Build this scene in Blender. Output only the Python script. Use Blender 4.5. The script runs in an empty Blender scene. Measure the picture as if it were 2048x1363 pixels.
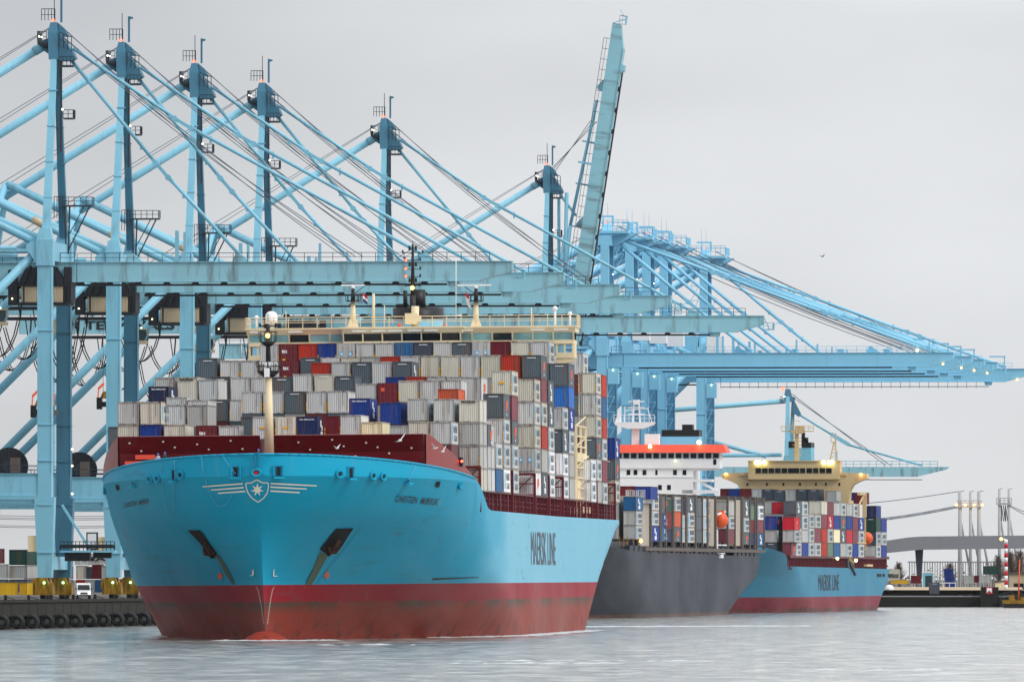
import bpy, bmesh, math, random
from mathutils import Vector, Matrix
from mathutils.bvhtree import BVHTree
rnd = random.Random(7)
SC = bpy.context.scene
COL = SC.collection
V = Vector
# ---------------------------------------------------------------- camera
F, CX, HY, CH = 26000.0, 1024.0, 1150.0, 7.2
cam_d = bpy.data.cameras.new('camera'); cam = bpy.data.objects.new('camera', cam_d); COL.objects.link(cam)
cam_d.sensor_width = 36.0; cam_d.lens = 36.0*F/2048.0
cam_d.shift_y = (HY-681.5)/2048.0
cam_d.clip_start = 1.0; cam_d.clip_end = 40000.0
cam.location = (0, 0, CH); cam.rotation_euler = (math.radians(90), 0, 0)
SC.camera = cam
SC.view_settings.view_transform = 'Standard'; SC.view_settings.look = 'None'
SC.view_settings.exposure = 0.08; SC.view_settings.gamma = 1.0
SC.cycles.max_bounces = 6; SC.cycles.volume_bounces = 1; SC.cycles.diffuse_bounces = 3
SC.cycles.glossy_bounces = 3; SC.cycles.transmission_bounces = 3; SC.cycles.transparent_max_bounces = 6
SC.cycles.sample_clamp_indirect = 4.0
# ---------------------------------------------------------------- world: overcast sky
SUN_EL, SUN_AZ = math.radians(42), math.radians(122)      # azimuth clockwise from +Y
W = bpy.data.worlds.new('World'); SC.world = W; W.use_nodes = True
nt = W.node_tree; nt.nodes.clear(); N = nt.nodes.new; LK = nt.links.new
wo = N('ShaderNodeOutputWorld'); bg = N('ShaderNodeBackground'); LK(bg.outputs[0], wo.inputs[0])
sky = N('ShaderNodeTexSky'); sky.sky_type = 'NISHITA'; sky.sun_disc = False
sky.sun_elevation = SUN_EL; sky.sun_rotation = SUN_AZ; sky.dust_density = 3.0
tc = N('ShaderNodeTexCoord'); sp = N('ShaderNodeSeparateXYZ'); LK(tc.outputs['Generated'], sp.inputs[0])
rmp = N('ShaderNodeValToRGB'); LK(sp.outputs['Z'], rmp.inputs[0])
cr = rmp.color_ramp; cr.interpolation = 'EASE'
cr.elements[0].position = 0.0; cr.elements[0].color = (0.74, 0.755, 0.77, 1)
cr.elements[1].position = 1.0; cr.elements[1].color = (1.8, 1.83, 1.9, 1)
e = cr.elements.new(0.022); e.color = (0.80, 0.82, 0.845, 1)
e = cr.elements.new(0.05); e.color = (0.78, 0.80, 0.83, 1)
e = cr.elements.new(0.35); e.color = (1.08, 1.11, 1.15, 1)
mp = N('ShaderNodeMapping'); mp.inputs['Scale'].default_value = (14, 14, 46); LK(tc.outputs['Generated'], mp.inputs[0])
nz = N('ShaderNodeTexNoise'); nz.inputs['Scale'].default_value = 1.0; nz.inputs['Detail'].default_value = 4.0
nz.inputs['Roughness'].default_value = 0.45; LK(mp.outputs[0], nz.inputs[0])
mr = N('ShaderNodeMapRange'); mr.inputs[1].default_value = 0.3; mr.inputs[2].default_value = 0.7
mr.inputs[3].default_value = 0.82; mr.inputs[4].default_value = 1.10; LK(nz.outputs[0], mr.inputs[0])
mul = N('ShaderNodeMix'); mul.data_type = 'RGBA'; mul.blend_type = 'MULTIPLY'; mul.inputs[0].default_value = 1.0
LK(rmp.outputs[0], mul.inputs[6]); LK(mr.outputs[0], mul.inputs[7])
# lens vignetting put into the sky colour as darker cloud at the upper left
g1 = N('ShaderNodeMapRange'); g1.interpolation_type = 'SMOOTHSTEP'; LK(sp.outputs['X'], g1.inputs[0]); g1.inputs[1].default_value = 0.004; g1.inputs[2].default_value = -0.046; g1.inputs[3].default_value = 0; g1.inputs[4].default_value = 1
g2 = N('ShaderNodeMapRange'); g2.interpolation_type = 'SMOOTHSTEP'; LK(sp.outputs['Z'], g2.inputs[0]); g2.inputs[1].default_value = 0.012; g2.inputs[2].default_value = 0.052; g2.inputs[3].default_value = 0; g2.inputs[4].default_value = 0.42
g3 = N('ShaderNodeMath'); g3.operation = 'MULTIPLY'; LK(g1.outputs[0], g3.inputs[0]); LK(g2.outputs[0], g3.inputs[1])
g4 = N('ShaderNodeMix'); g4.data_type = 'RGBA'; LK(g3.outputs[0], g4.inputs[0]); LK(mul.outputs[2], g4.inputs[6]); g4.inputs[7].default_value = (0.20, 0.225, 0.27, 1); mul = g4
sk = N('ShaderNodeMix'); sk.data_type = 'RGBA'; sk.blend_type = 'MULTIPLY'; sk.inputs[0].default_value = 1.0
LK(sky.outputs[0], sk.inputs[6]); sk.inputs[7].default_value = (0.1, 0.1, 0.1, 1)
mx = N('ShaderNodeMix'); mx.data_type = 'RGBA'; mx.inputs[0].default_value = 0.88
LK(sk.outputs[2], mx.inputs[6]); LK(mul.outputs[2], mx.inputs[7]); LK(mx.outputs[2], bg.inputs[0])
bg.inputs[1].default_value = 1.0
# ---------------------------------------------------------------- sun through thick cloud
sd = bpy.data.lights.new('sun', 'SUN'); sun = bpy.data.objects.new('sun', sd); COL.objects.link(sun)
sd.energy = 1.5; sd.angle = math.radians(18); sd.color = (1.0, 0.97, 0.93)
sdir = V((math.sin(SUN_AZ)*math.cos(SUN_EL), math.cos(SUN_AZ)*math.cos(SUN_EL), math.sin(SUN_EL)))
sun.rotation_euler = sdir.to_track_quat('Z', 'Y').to_euler(); sun.location = (0, 0, 300)

# ================================================================ helpers
def srgb(r, g, b):
    f = lambda c: (c/255/12.92) if c/255 <= 0.04045 else ((c/255+0.055)/1.055)**2.4
    return (f(r), f(g), f(b), 1.0)
MATS = {}
def mat(name, col=None, rough=0.5, metal=0.0, dirt=None, damt=0.35, dscale=1.0, streak=1.0, objcol=False,
        emit=0.0, coat=0.0, vary=0.12, thr=0.58):
    """Principled paint; dirt = colour of stains carried by a noise stretched downwards."""
    m = bpy.data.materials.new(name); m.use_nodes = True; MATS[name] = m
    t = m.node_tree; n = t.nodes; l = t.links; b = n['Principled BSDF']
    b.inputs['Specular IOR Level'].default_value = 0.35
    b.inputs['Roughness'].default_value = rough; b.inputs['Metallic'].default_value = metal
    if coat: b.inputs['Coat Weight'].default_value = coat; b.inputs['Coat Roughness'].default_value = 0.25
    tcn = n.new('ShaderNodeTexCoord')
    if objcol:
        oi = n.new('ShaderNodeObjectInfo'); src = oi.outputs['Color']
    else:
        rgb = n.new('ShaderNodeRGB'); rgb.outputs[0].default_value = col if len(col) == 4 else (*col, 1); src = rgb.outputs[0]
    if emit:
        l.new(src, b.inputs['Emission Color']); b.inputs['Emission Strength'].default_value = emit
        l.new(src, b.inputs['Base Color']); return m
    if vary:
        mpn = n.new('ShaderNodeMapping'); l.new(tcn.outputs['Object'], mpn.inputs[0])
        if objcol:
            ad = n.new('ShaderNodeVectorMath'); ad.operation = 'SCALE'; ad.inputs[3].default_value = 90
            cmb = n.new('ShaderNodeCombineXYZ'); l.new(oi.outputs['Random'], cmb.inputs[0]); l.new(oi.outputs['Random'], cmb.inputs[1])
            l.new(cmb.outputs[0], ad.inputs[0]); l.new(ad.outputs[0], mpn.inputs['Location'])
        mpn.inputs['Scale'].default_value = (0.25*dscale, 0.25*dscale, 0.10*dscale)
        n1 = n.new('ShaderNodeTexNoise'); n1.inputs['Scale'].default_value = 1.0; n1.inputs['Detail'].default_value = 5
        l.new(mpn.outputs[0], n1.inputs[0])
        r1 = n.new('ShaderNodeMapRange'); r1.inputs[1].default_value = 0.3; r1.inputs[2].default_value = 0.7
        r1.inputs[3].default_value = 1-vary; r1.inputs[4].default_value = 1+vary*0.6; l.new(n1.outputs[0], r1.inputs[0])
        m1 = n.new('ShaderNodeMix'); m1.data_type = 'RGBA'; m1.blend_type = 'MULTIPLY'; m1.inputs[0].default_value = 1
        l.new(src, m1.inputs[6]); l.new(r1.outputs[0], m1.inputs[7]); src = m1.outputs[2]
    if dirt:
        mp2 = n.new('ShaderNodeMapping'); l.new(tcn.outputs['Object'], mp2.inputs[0])
        if objcol: l.new(ad.outputs[0], mp2.inputs['Location'])
        mp2.inputs['Scale'].default_value = (1.3*dscale, 1.3*dscale, 1.3*dscale/(1+5*streak))
        n2 = n.new('ShaderNodeTexNoise'); n2.inputs['Scale'].default_value = 1.0; n2.inputs['Detail'].default_value = 7
        n2.inputs['Roughness'].default_value = 0.62; l.new(mp2.outputs[0], n2.inputs[0])
        r2 = n.new('ShaderNodeMapRange'); r2.inputs[1].default_value = thr; r2.inputs[2].default_value = thr+0.2
        r2.inputs[3].default_value = 0; r2.inputs[4].default_value = damt; l.new(n2.outputs[0], r2.inputs[0])
        m2 = n.new('ShaderNodeMix'); m2.data_type = 'RGBA'; l.new(r2.outputs[0], m2.inputs[0])
        l.new(src, m2.inputs[6]); m2.inputs[7].default_value = dirt if len(dirt) == 4 else (*dirt, 1); src = m2.outputs[2]
    l.new(src, b.inputs['Base Color'])
    return m

class MB:
    """collects faces; build() links them as one mesh object"""
    def __init__(s, off=(0, 0, 0)): s.v = []; s.f = []; s.m = []; s.o = V(off); s.sm = []
    def add(s, vs, fs, m=0, smooth=False):
        k = len(s.v); s.v += [V(p)+s.o for p in vs]; s.f += [tuple(i+k for i in f) for f in fs]
        s.m += [m]*len(fs); s.sm += [smooth]*len(fs); return s
    def box(s, x0, x1, y0, y1, z0, z1, m=0):
        return s.add([(x0,y0,z0),(x1,y0,z0),(x1,y1,z0),(x0,y1,z0),(x0,y0,z1),(x1,y0,z1),(x1,y1,z1),(x0,y1,z1)],
                     [(0,3,2,1),(4,5,6,7),(0,1,5,4),(1,2,6,5),(2,3,7,6),(3,0,4,7)], m)
    def taper(s, z0, a, z1, b, m=0):       # a, b = (x0,x1,y0,y1) at z0 / z1
        return s.add([(a[0],a[2],z0),(a[1],a[2],z0),(a[1],a[3],z0),(a[0],a[3],z0),(b[0],b[2],z1),(b[1],b[2],z1),(b[1],b[3],z1),(b[0],b[3],z1)],
                     [(0,3,2,1),(4,5,6,7),(0,1,5,4),(1,2,6,5),(2,3,7,6),(3,0,4,7)], m)
    def beam(s, p, q, w, h, m=0, w2=None, h2=None):
        p, q = V(p), V(q); d = (q-p).normalized(); w2 = w2 or w; h2 = h2 or h
        up = V((0,0,1)) if abs(d.z) < 0.9 else V((1,0,0))
        a = d.cross(up).normalized(); b = a.cross(d).normalized()
        vs = [p+a*i*w/2+b*j*h/2 for i,j in ((-1,-1),(1,-1),(1,1),(-1,1))]+[q+a*i*w2/2+b*j*h2/2 for i,j in ((-1,-1),(1,-1),(1,1),(-1,1))]
        return s.add(vs, [(0,1,2,3),(7,6,5,4),(0,4,5,1),(1,5,6,2),(2,6,7,3),(3,7,4,0)], m)
    def tube(s, p, q, r, n=8, r2=None, m=0, caps=True):
        p, q = V(p), V(q); d = (q-p).normalized(); r2 = r if r2 is None else r2
        up = V((0,0,1)) if abs(d.z) < 0.9 else V((1,0,0))
        a = d.cross(up).normalized(); b = a.cross(d).normalized()
        vs = []
        for i in range(n):
            t = 2*math.pi*i/n; o = a*math.cos(t)+b*math.sin(t); vs += [p+o*r, q+o*r2]
        fs = [(2*i, 2*((i+1)%n), 2*((i+1)%n)+1, 2*i+1) for i in range(n)]
        s.add(vs, fs, m, True)
        if caps:
            k = len(s.v)-2*n
            s.f += [tuple(k+2*i for i in range(n))[::-1], tuple(k+2*i+1 for i in range(n))]; s.m += [m, m]; s.sm += [False, False]
        return s
    def path(s, pts, r, n=5, m=0):
        for a, b in zip(pts, pts[1:]): s.tube(a, b, r, n, m=m)
        return s
    def prism(s, poly, lo, hi, plane='xz', m=0):
        n = len(poly)
        P = (lambda a, b, c: (a, c, b)) if plane == 'xz' else ((lambda a, b, c: (a, b, c)) if plane == 'xy' else (lambda a, b, c: (c, a, b)))
        vs = [P(a, b, lo) for a, b in poly]+[P(a, b, hi) for a, b in poly]
        fs = [tuple(range(n)), tuple(range(2*n-1, n-1, -1))]+[(i, i+n, (i+1)%n+n, (i+1)%n) for i in range(n)]
        return s.add(vs, fs, m)
    def ball(s, c, r, m=0, n=10, sz=1.0, half=False):
        c = V(c); k = n//2; vs = []; lo = 0 if half else -k//2*2
        rows = []
        top = math.pi/2; bot = 0 if half else -math.pi/2
        for j in range(k+1):
            a = bot+(top-bot)*j/k
            rows.append([c+V((math.cos(a)*math.cos(2*math.pi*i/n)*r, math.cos(a)*math.sin(2*math.pi*i/n)*r, math.sin(a)*r*sz)) for i in range(n)])
        vs = [p for row in rows for p in row]
        fs = [(j*n+i, j*n+(i+1)%n, (j+1)*n+(i+1)%n, (j+1)*n+i) for j in range(k) for i in range(n)]
        return s.add(vs, fs, m, True)
    def rail(s, pts, h=1.1, step=2.0, r=0.04, m=0, mid=True):
        for a, b in zip(pts, pts[1:]):
            a, b = V(a), V(b); L = (b-a).length; k = max(1, int(round(L/step)))
            up = V((0,0,h))
            s.tube(a+up, b+up, r, 4, m=m, caps=False)
            if mid: s.tube(a+up*0.5, b+up*0.5, r*0.8, 4, m=m, caps=False)
            for i in range(k+1):
                p = a.lerp(b, i/k); s.tube(p, p+up, r, 4, m=m, caps=False)
        return s
    def build(s, name, mats, parent=None, **tags):
        me = bpy.data.meshes.new(name); me.from_pydata([tuple(p) for p in s.v], [], s.f)
        if not isinstance(mats, (list, tuple)): mats = [mats]
        for m in mats: me.materials.append(MATS[m] if isinstance(m, str) else m)
        me.polygons.foreach_set('material_index', s.m); me.polygons.foreach_set('use_smooth', s.sm)
        bm = bmesh.new(); bm.from_mesh(me); bmesh.ops.recalc_face_normals(bm, faces=bm.faces); bm.to_mesh(me); bm.free()
        me.update()
        o = bpy.data.objects.new(name, me); COL.objects.link(o)
        if parent: o.parent = parent
        for k, x in tags.items(): o[k] = x
        return o
def empty(name, loc, label, cat, rz=0.0, group=None, mw=None):
    o = bpy.data.objects.new(name, None); COL.objects.link(o); o.empty_display_size = 1.0
    if mw is not None: o.matrix_world = mw
    else: o.location = loc; o.rotation_euler = (0, 0, rz)
    o['label'] = label; o['category'] = cat
    if group: o['group'] = group
    return o
def pt(px, py, Z): return V(((px-CX)/F*Z, Z, CH+(HY-py)/F*Z))
_txt = {}
def text_geo(s, bold=0.0, spacing=1.0):
    """verts (x, y) in units of cap height, and faces, of a line of lettering"""
    key = (s, bold, spacing)
    if key in _txt: return _txt[key]
    cu = bpy.data.curves.new('lettering', 'FONT'); cu.body = s; cu.size = 1.0; cu.offset = bold; cu.space_character = spacing
    cu.resolution_u = 3
    ob = bpy.data.objects.new('lettering', cu); me = bpy.data.meshes.new_from_object(ob)
    vs = [(v.co.x, v.co.y) for v in me.vertices]; fs = [tuple(p.vertices) for p in me.polygons]
    x0 = min(v[0] for v in vs); x1 = max(v[0] for v in vs); y0 = min(v[1] for v in vs); y1 = max(v[1] for v in vs)
    vs = [((x-x0)/(x1-x0), (y-y0)/(y1-y0)) for x, y in vs]
    bpy.data.objects.remove(ob); bpy.data.curves.remove(cu); bpy.data.meshes.remove(me)
    _txt[key] = (vs, fs); return vs, fs
def put_text(mb, s, o, ux, uz, bold=0.02, m=0):
    """lettering filling the parallelogram o, o+ux, o+uz"""
    vs, fs = text_geo(s, bold); o, ux, uz = V(o), V(ux), V(uz)
    mb.add([o+ux*a+uz*b for a, b in vs], fs, m)
ORD = 'first second third fourth fifth sixth seventh eighth ninth tenth eleventh twelfth thirteenth fourteenth fifteenth sixteenth seventeenth eighteenth nineteenth twentieth'.split()

# ---------------------------------------------------------------- materials
mat('crane_blue', srgb(130,193,216), 0.42, dirt=srgb(92,112,116), damt=0.45, dscale=0.5, vary=0.13, thr=0.53)
mat('crane_blue_shaded_grimy', srgb(66,122,148), 0.5, dirt=srgb(60,70,74), damt=0.55, dscale=0.5, vary=0.2, thr=0.52)  # darker blue: grimy mast heads, and shade painted on the far legs
mat('far_crane_blue_shaded', srgb(92,156,192), 0.5, dirt=srgb(60,90,110), damt=0.4, dscale=0.5, vary=0.15, thr=0.54)  # darker copy of the far blue, painting the shade on the rear legs
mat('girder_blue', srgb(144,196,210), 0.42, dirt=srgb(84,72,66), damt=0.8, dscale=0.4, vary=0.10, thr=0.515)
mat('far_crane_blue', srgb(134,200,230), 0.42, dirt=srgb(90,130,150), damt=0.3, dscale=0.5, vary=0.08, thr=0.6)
mat('dark_steel', srgb(48,56,66), 0.55, vary=0.2)
mat('grimy_steel', srgb(34,36,42), 0.6, vary=0.25)
mat('wire', srgb(92,102,114), 0.5, vary=0)
mat('black', srgb(20,22,26), 0.45, vary=0.1)
mat('cabin_beige', srgb(196,176,146), 0.55, dirt=srgb(110,62,34), damt=0.5, dscale=0.8, thr=0.6)
mat('glass', srgb(30,52,56), 0.06, vary=0, coat=0.3)
mat('glass_dark', srgb(14,20,24), 0.08, vary=0)
mat('glass_green', srgb(146,196,200), 0.08, vary=0.5)
mat('yellow', srgb(158,118,12), 0.5, dirt=srgb(40,30,16), damt=0.85, dscale=2, thr=0.44)
mat('cream', srgb(232,214,176), 0.5, dirt=srgb(150,110,70), damt=0.3, dscale=0.8, vary=0.05)
mat('tan_cream', srgb(214,186,138), 0.5, dirt=srgb(150,110,70), damt=0.25, dscale=0.6, vary=0.05)
mat('white_paint', srgb(236,238,240), 0.45, dirt=srgb(190,170,150), damt=0.2, dscale=0.6, vary=0.04)
mat('orange_red', srgb(240,88,62), 0.45, vary=0.06)
mat('orange', srgb(226,92,44), 0.45, vary=0.08)
mat('deck_red', srgb(104,18,24), 0.5, dirt=srgb(60,24,22), damt=0.5, dscale=0.6, vary=0.15)
mat('breakwater_red', srgb(112,0,15), 0.42, dirt=srgb(70,12,16), damt=0.3, dscale=0.4, vary=0.12)
mat('wing_red', srgb(138,48,44), 0.4, dirt=srgb(120,60,40), damt=0.3, dscale=0.5, vary=0.10)
mat('post_red', srgb(104,30,44), 0.5, dirt=srgb(60,30,30), damt=0.4, dscale=1.0, vary=0.2)
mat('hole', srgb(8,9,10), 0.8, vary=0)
mat('marking_dark', srgb(28,32,44), 0.5, vary=0)
mat('marking_grey', srgb(86,94,106), 0.5, vary=0)
mat('marking_white', srgb(236,238,240), 0.5, vary=0)
mat('marking_yellow', srgb(236,176,20), 0.5, vary=0)
mat('marking_orange', srgb(236,92,50), 0.5, vary=0)
mat('plate_blue', srgb(92,176,214), 0.5, vary=0)
mat('emblem_cream', srgb(236,234,220), 0.5, vary=0.05)
mat('rust_stain', srgb(70,104,92), 0.7, dirt=srgb(104,84,40), damt=0.9, dscale=1.0, thr=0.44)
mat('rust', srgb(66,40,22), 0.8, dirt=srgb(40,26,16), damt=0.8, dscale=1.5, vary=0.3)
mat('box_paint', None, 0.5, objcol=True, dirt=srgb(120,84,52), damt=0.75, dscale=0.9, vary=0.16, thr=0.53)
mat('box_frame', None, 0.55, objcol=True, dirt=srgb(96,56,26), damt=0.95, dscale=1.6, vary=0.2, thr=0.47, streak=0.2)
mat('concrete_dark', srgb(34,32,23), 0.85, dirt=srgb(28,28,24), damt=0.9, dscale=0.5, vary=0.25, thr=0.47)
mat('algae', srgb(9,10,9), 0.7, dirt=srgb(12,13,12), damt=0.9, dscale=0.6, vary=0.3)
mat('rubber', srgb(12,13,14), 0.7, vary=0.2)
mat('asphalt', srgb(92,88,80), 0.9, dirt=srgb(60,56,50), damt=0.6, dscale=0.05, streak=0, vary=0.15)
mat('sand', srgb(178,158,132), 0.9, dirt=srgb(150,132,108), damt=0.6, dscale=0.1, streak=0, vary=0.12)
mat('viaduct_grey', srgb(132,134,140), 0.8, vary=0.08, dirt=srgb(90,90,94), damt=0.3, dscale=0.2)
mat('pylon_grey', srgb(176,176,176), 0.7, vary=0.06)
mat('lamp_white', (1.0, 0.95, 0.75), emit=4.0)
mat('lamp_green', (0.35, 1.0, 0.45), emit=6.0)
mat('lamp_yellow', (1.0, 1.0, 0.45), emit=6.0)
mat('lamp_red', (1.0, 0.08, 0.04), emit=6.0)
mat('lamp_amber', (1.0, 0.5, 0.08), emit=8.0)
mat('skin', srgb(190,140,116), 0.6, vary=0)
mat('helmet_blue', srgb(70,140,220), 0.4, vary=0)
mat('overall_blue', srgb(40,60,90), 0.8, vary=0)
mat('overall_white', srgb(214,220,228), 0.8, vary=0)
mat('flag_red', srgb(190,30,50), 0.8, vary=0); mat('flag_white', srgb(235,235,235), 0.8, vary=0); mat('flag_blue', srgb(30,50,120), 0.8, vary=0)
mat('guide_brown', srgb(92,84,78), 0.6, dirt=srgb(90,60,44), damt=0.6, dscale=0.6)
# ================================================================ setting: water, land, haze
def water_material():
    m = bpy.data.materials.new('water'); m.use_nodes = True; MATS['water'] = m
    t = m.node_tree; n = t.nodes; l = t.links; b = n['Principled BSDF']
    b.inputs['Roughness'].default_value = 0.12; b.inputs['IOR'].default_value = 1.333
    b.inputs['Specular IOR Level'].default_value = 0.5
    g = n.new('ShaderNodeNewGeometry')
    def noise(sx, sy, det, rg=0.5):
        mpp = n.new('ShaderNodeMapping'); mpp.inputs['Scale'].default_value = (sx, sy, 1); l.new(g.outputs['Position'], mpp.inputs[0])
        q = n.new('ShaderNodeTexNoise'); q.inputs['Scale'].default_value = 1; q.inputs['Detail'].default_value = det
        q.inputs['Roughness'].default_value = rg; l.new(mpp.outputs[0], q.inputs[0]); return q.outputs[0]
    # short chop
    n1 = noise(0.30, 0.045, 8, 0.72); n2 = noise(0.09, 0.045, 4); n3 = noise(0.02, 0.006, 3)
    a1 = n.new('ShaderNodeMath'); a1.operation = 'MULTIPLY_ADD'; l.new(n2, a1.inputs[0]); a1.inputs[1].default_value = 2.2; l.new(n1, a1.inputs[2])
    bp = n.new('ShaderNodeBump'); bp.inputs['Strength'].default_value = 0.75; bp.inputs['Distance'].default_value = 0.4
    l.new(a1.outputs[0], bp.inputs['Height']); l.new(bp.outputs[0], b.inputs['Normal'])
    # body colour: grey, the ripples' reflections painted in as paler and darker bands
    mx1 = n.new('ShaderNodeMapRange'); mx1.inputs[1].default_value = 0.35; mx1.inputs[2].default_value = 0.68; l.new(n2, mx1.inputs[0])
    mx2 = n.new('ShaderNodeMapRange'); mx2.inputs[1].default_value = 0.40; mx2.inputs[2].default_value = 0.62; l.new(n3, mx2.inputs[0])
    mm = n.new('ShaderNodeMath'); mm.operation = 'MULTIPLY'; l.new(mx1.outputs[0], mm.inputs[0]); mm.inputs[1].default_value = 0.6
    ma = n.new('ShaderNodeMath'); ma.operation = 'MULTIPLY_ADD'; l.new(mx2.outputs[0], ma.inputs[0]); ma.inputs[1].default_value = 0.4; l.new(mm.outputs[0], ma.inputs[2])
    mc = n.new('ShaderNodeMix'); mc.data_type = 'RGBA'; l.new(ma.outputs[0], mc.inputs[0])
    mc.inputs[6].default_value = srgb(166,165,158); mc.inputs[7].default_value = srgb(196,195,188)
    rip = n.new('ShaderNodeMapRange'); rip.inputs[1].default_value = 0.36; rip.inputs[2].default_value = 0.60; rip.inputs[3].default_value = 0.12; rip.inputs[4].default_value = 1.3; l.new(n1, rip.inputs[0])  # ripple shading multiplied into the colour
    rm_ = n.new('ShaderNodeMix'); rm_.data_type = 'RGBA'; rm_.blend_type = 'MULTIPLY'; rm_.inputs[0].default_value = 1; l.new(mc.outputs[2], rm_.inputs[6]); l.new(rip.outputs[0], rm_.inputs[7]); mc = rm_
    for sx, sy, lo, hi, amt, colr in ((0.16, 0.055, 0.56, 0.61, 0.8, srgb(60,70,70)), (0.05, 0.018, 0.55, 0.64, 0.35, srgb(96,104,104)), (0.34, 0.09, 0.57, 0.62, 0.8, srgb(50,58,58)), (0.12, 0.05, 0.60, 0.66, 0.7, srgb(236,236,230))):  # dark and pale dashes: glints and dark flanks of ripples, painted in
        nd = noise(sx, sy, 6, 0.6); q = n.new('ShaderNodeMapRange'); q.inputs[1].default_value = lo; q.inputs[2].default_value = hi; q.inputs[4].default_value = amt; l.new(nd, q.inputs[0])
        k = n.new('ShaderNodeMix'); k.data_type = 'RGBA'; l.new(q.outputs[0], k.inputs[0]); l.new(mc.outputs[2], k.inputs[6]); k.inputs[7].default_value = colr; mc = k
    l.new(mc.outputs[2], b.inputs['Base Color'])
water_material()
MB().add([(-1600,-250,0),(1700,-250,0),(1700,6400,0),(-1600,6400,0)], [(0,1,2,3)]).build('water', 'water', kind='structure')
mat('foam', srgb(196,204,206), 0.7, dirt=srgb(120,132,136), damt=1.0, dscale=0.6, streak=0, vary=0.1, thr=0.5)

VD = V((0.11077, 0.99385, 0)); UD = V((0.99385, -0.11077, 0)); CRZ = -math.atan(0.11146)
QZ = 3.9
def qpt(k, Z, z): return V(((3922-CX)/F*Z-k, Z, z))        # k metres left of the vanishing line of the quay
# land behind the quay (one sheet) and the far basin quay
mb = MB()
mb.add([qpt(261,1200,QZ-0.02), qpt(261,2975,QZ-0.02), (900,2975,2.9), (1500,2975,2.9), (1500,12000,2.9), (-1500,12000,2.9), (-1500,1200,QZ-0.02)],
       [(0,1,2,3,4,5,6)]).build('ground', 'asphalt', kind='structure')
# quay wall: thing with concrete face, capping, fenders
qw = empty('quay_wall', qpt(261,1600,0), 'long dark concrete quay wall with a row of round rubber fenders under the blue cranes', 'quay wall', CRZ)
mb = MB(); L0, L1 = -420, 1440
mb.box(-3, 0, L0, L1, 1.6, QZ-0.35)
for i in range(int((L1-L0)/8)):
    y = L0+i*8; mb.box(0, 0.18, y, y+7.7, 1.75, QZ-0.5)
mb.build('wall_face', 'concrete_dark', qw)
MB().box(-3, -0.25, L0, L1, -1.5, 1.6).build('wet_base', 'algae', qw)
MB().box(-3.5, 0.35, L0, L1, QZ-0.35, QZ+0.05).build('capping', 'concrete_dark', qw)
for i in range(58):
    y = 60+i*13.6
    if i > 22: break
    f = MB(); c = V((0.75, y, 0.9)); n = 20
    R, r = 1.0, 0.38
    vs = []; fs = []
    for a in range(n):
        for b in range(8):
            A = 2*math.pi*a/n; B = 2*math.pi*b/8
            vs.append(c+V((math.cos(A)*(R-0.33+math.cos(B)*0.33), math.sin(B)*1.3, math.sin(A)*(R-0.33+math.cos(B)*0.33)+0.1)))
    for a in range(n):
        for b in range(8): fs.append((a*8+b, ((a+1)%n)*8+b, ((a+1)%n)*8+(b+1)%8, a*8+(b+1)%8))
    f.add(vs, fs, 0, True)
    if i < 58: f.build('fender', 'rubber', qw)
mb = MB()
for i in range(24):
    y = 60+i*21; mb.tube((-1.2,y,QZ), (-1.2,y,QZ+0.5), 0.22, 8); mb.tube((-1.2,y-0.35,QZ+0.5), (-1.2,y+0.35,QZ+0.5), 0.2, 8)
    mb.tube((-1.0,y,QZ+0.4), (0.3,y+2,QZ-0.1), 0.06, 5)
mb.build('bollards', 'grimy_steel', qw, kind='stuff')

# far basin quay at the right
fq = empty('far_quay', (300,2970,0), 'low quay with a dark weedy wall and sandy top across the basin', 'quay wall')
MB().box(-230, 700, 0.5, 3, 1.5, 2.3).build('wall_face', 'concrete_dark', fq)
MB().box(-230, 700, 0, 3, -1, 1.5).build('wet_base', 'algae', fq)
MB().box(-230, 700, 0.3, 8, 2.3, 2.6).build('capping', 'viaduct_grey', fq)
MB().add([(60,2976,2.9),(118,2976,2.9),(118,3010,4.5),(60,3010,4.6),(60,3012,2.9),(118,3012,2.9)], [(0,1,2,3),(3,2,5,4),(1,5,2),(0,3,4)]).build('sand_bank', 'sand', kind='structure')

def haze():
    m = bpy.data.materials.new('haze'); m.use_nodes = True; t = m.node_tree; t.nodes.clear()
    o = t.nodes.new('ShaderNodeOutputMaterial'); v = t.nodes.new('ShaderNodeVolumePrincipled')
    v.inputs['Color'].default_value = (0.93, 0.96, 1.0, 1); v.inputs['Density'].default_value = 0.000006
    v.inputs['Anisotropy'].default_value = 0.2
    t.links.new(v.outputs[0], o.inputs['Volume']); MATS['haze'] = m
    MB().box(-1640, 1740, -290, 12100, -4, 110).build('haze', 'haze', kind='stuff')
HAZE = True
if HAZE: haze()
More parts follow.
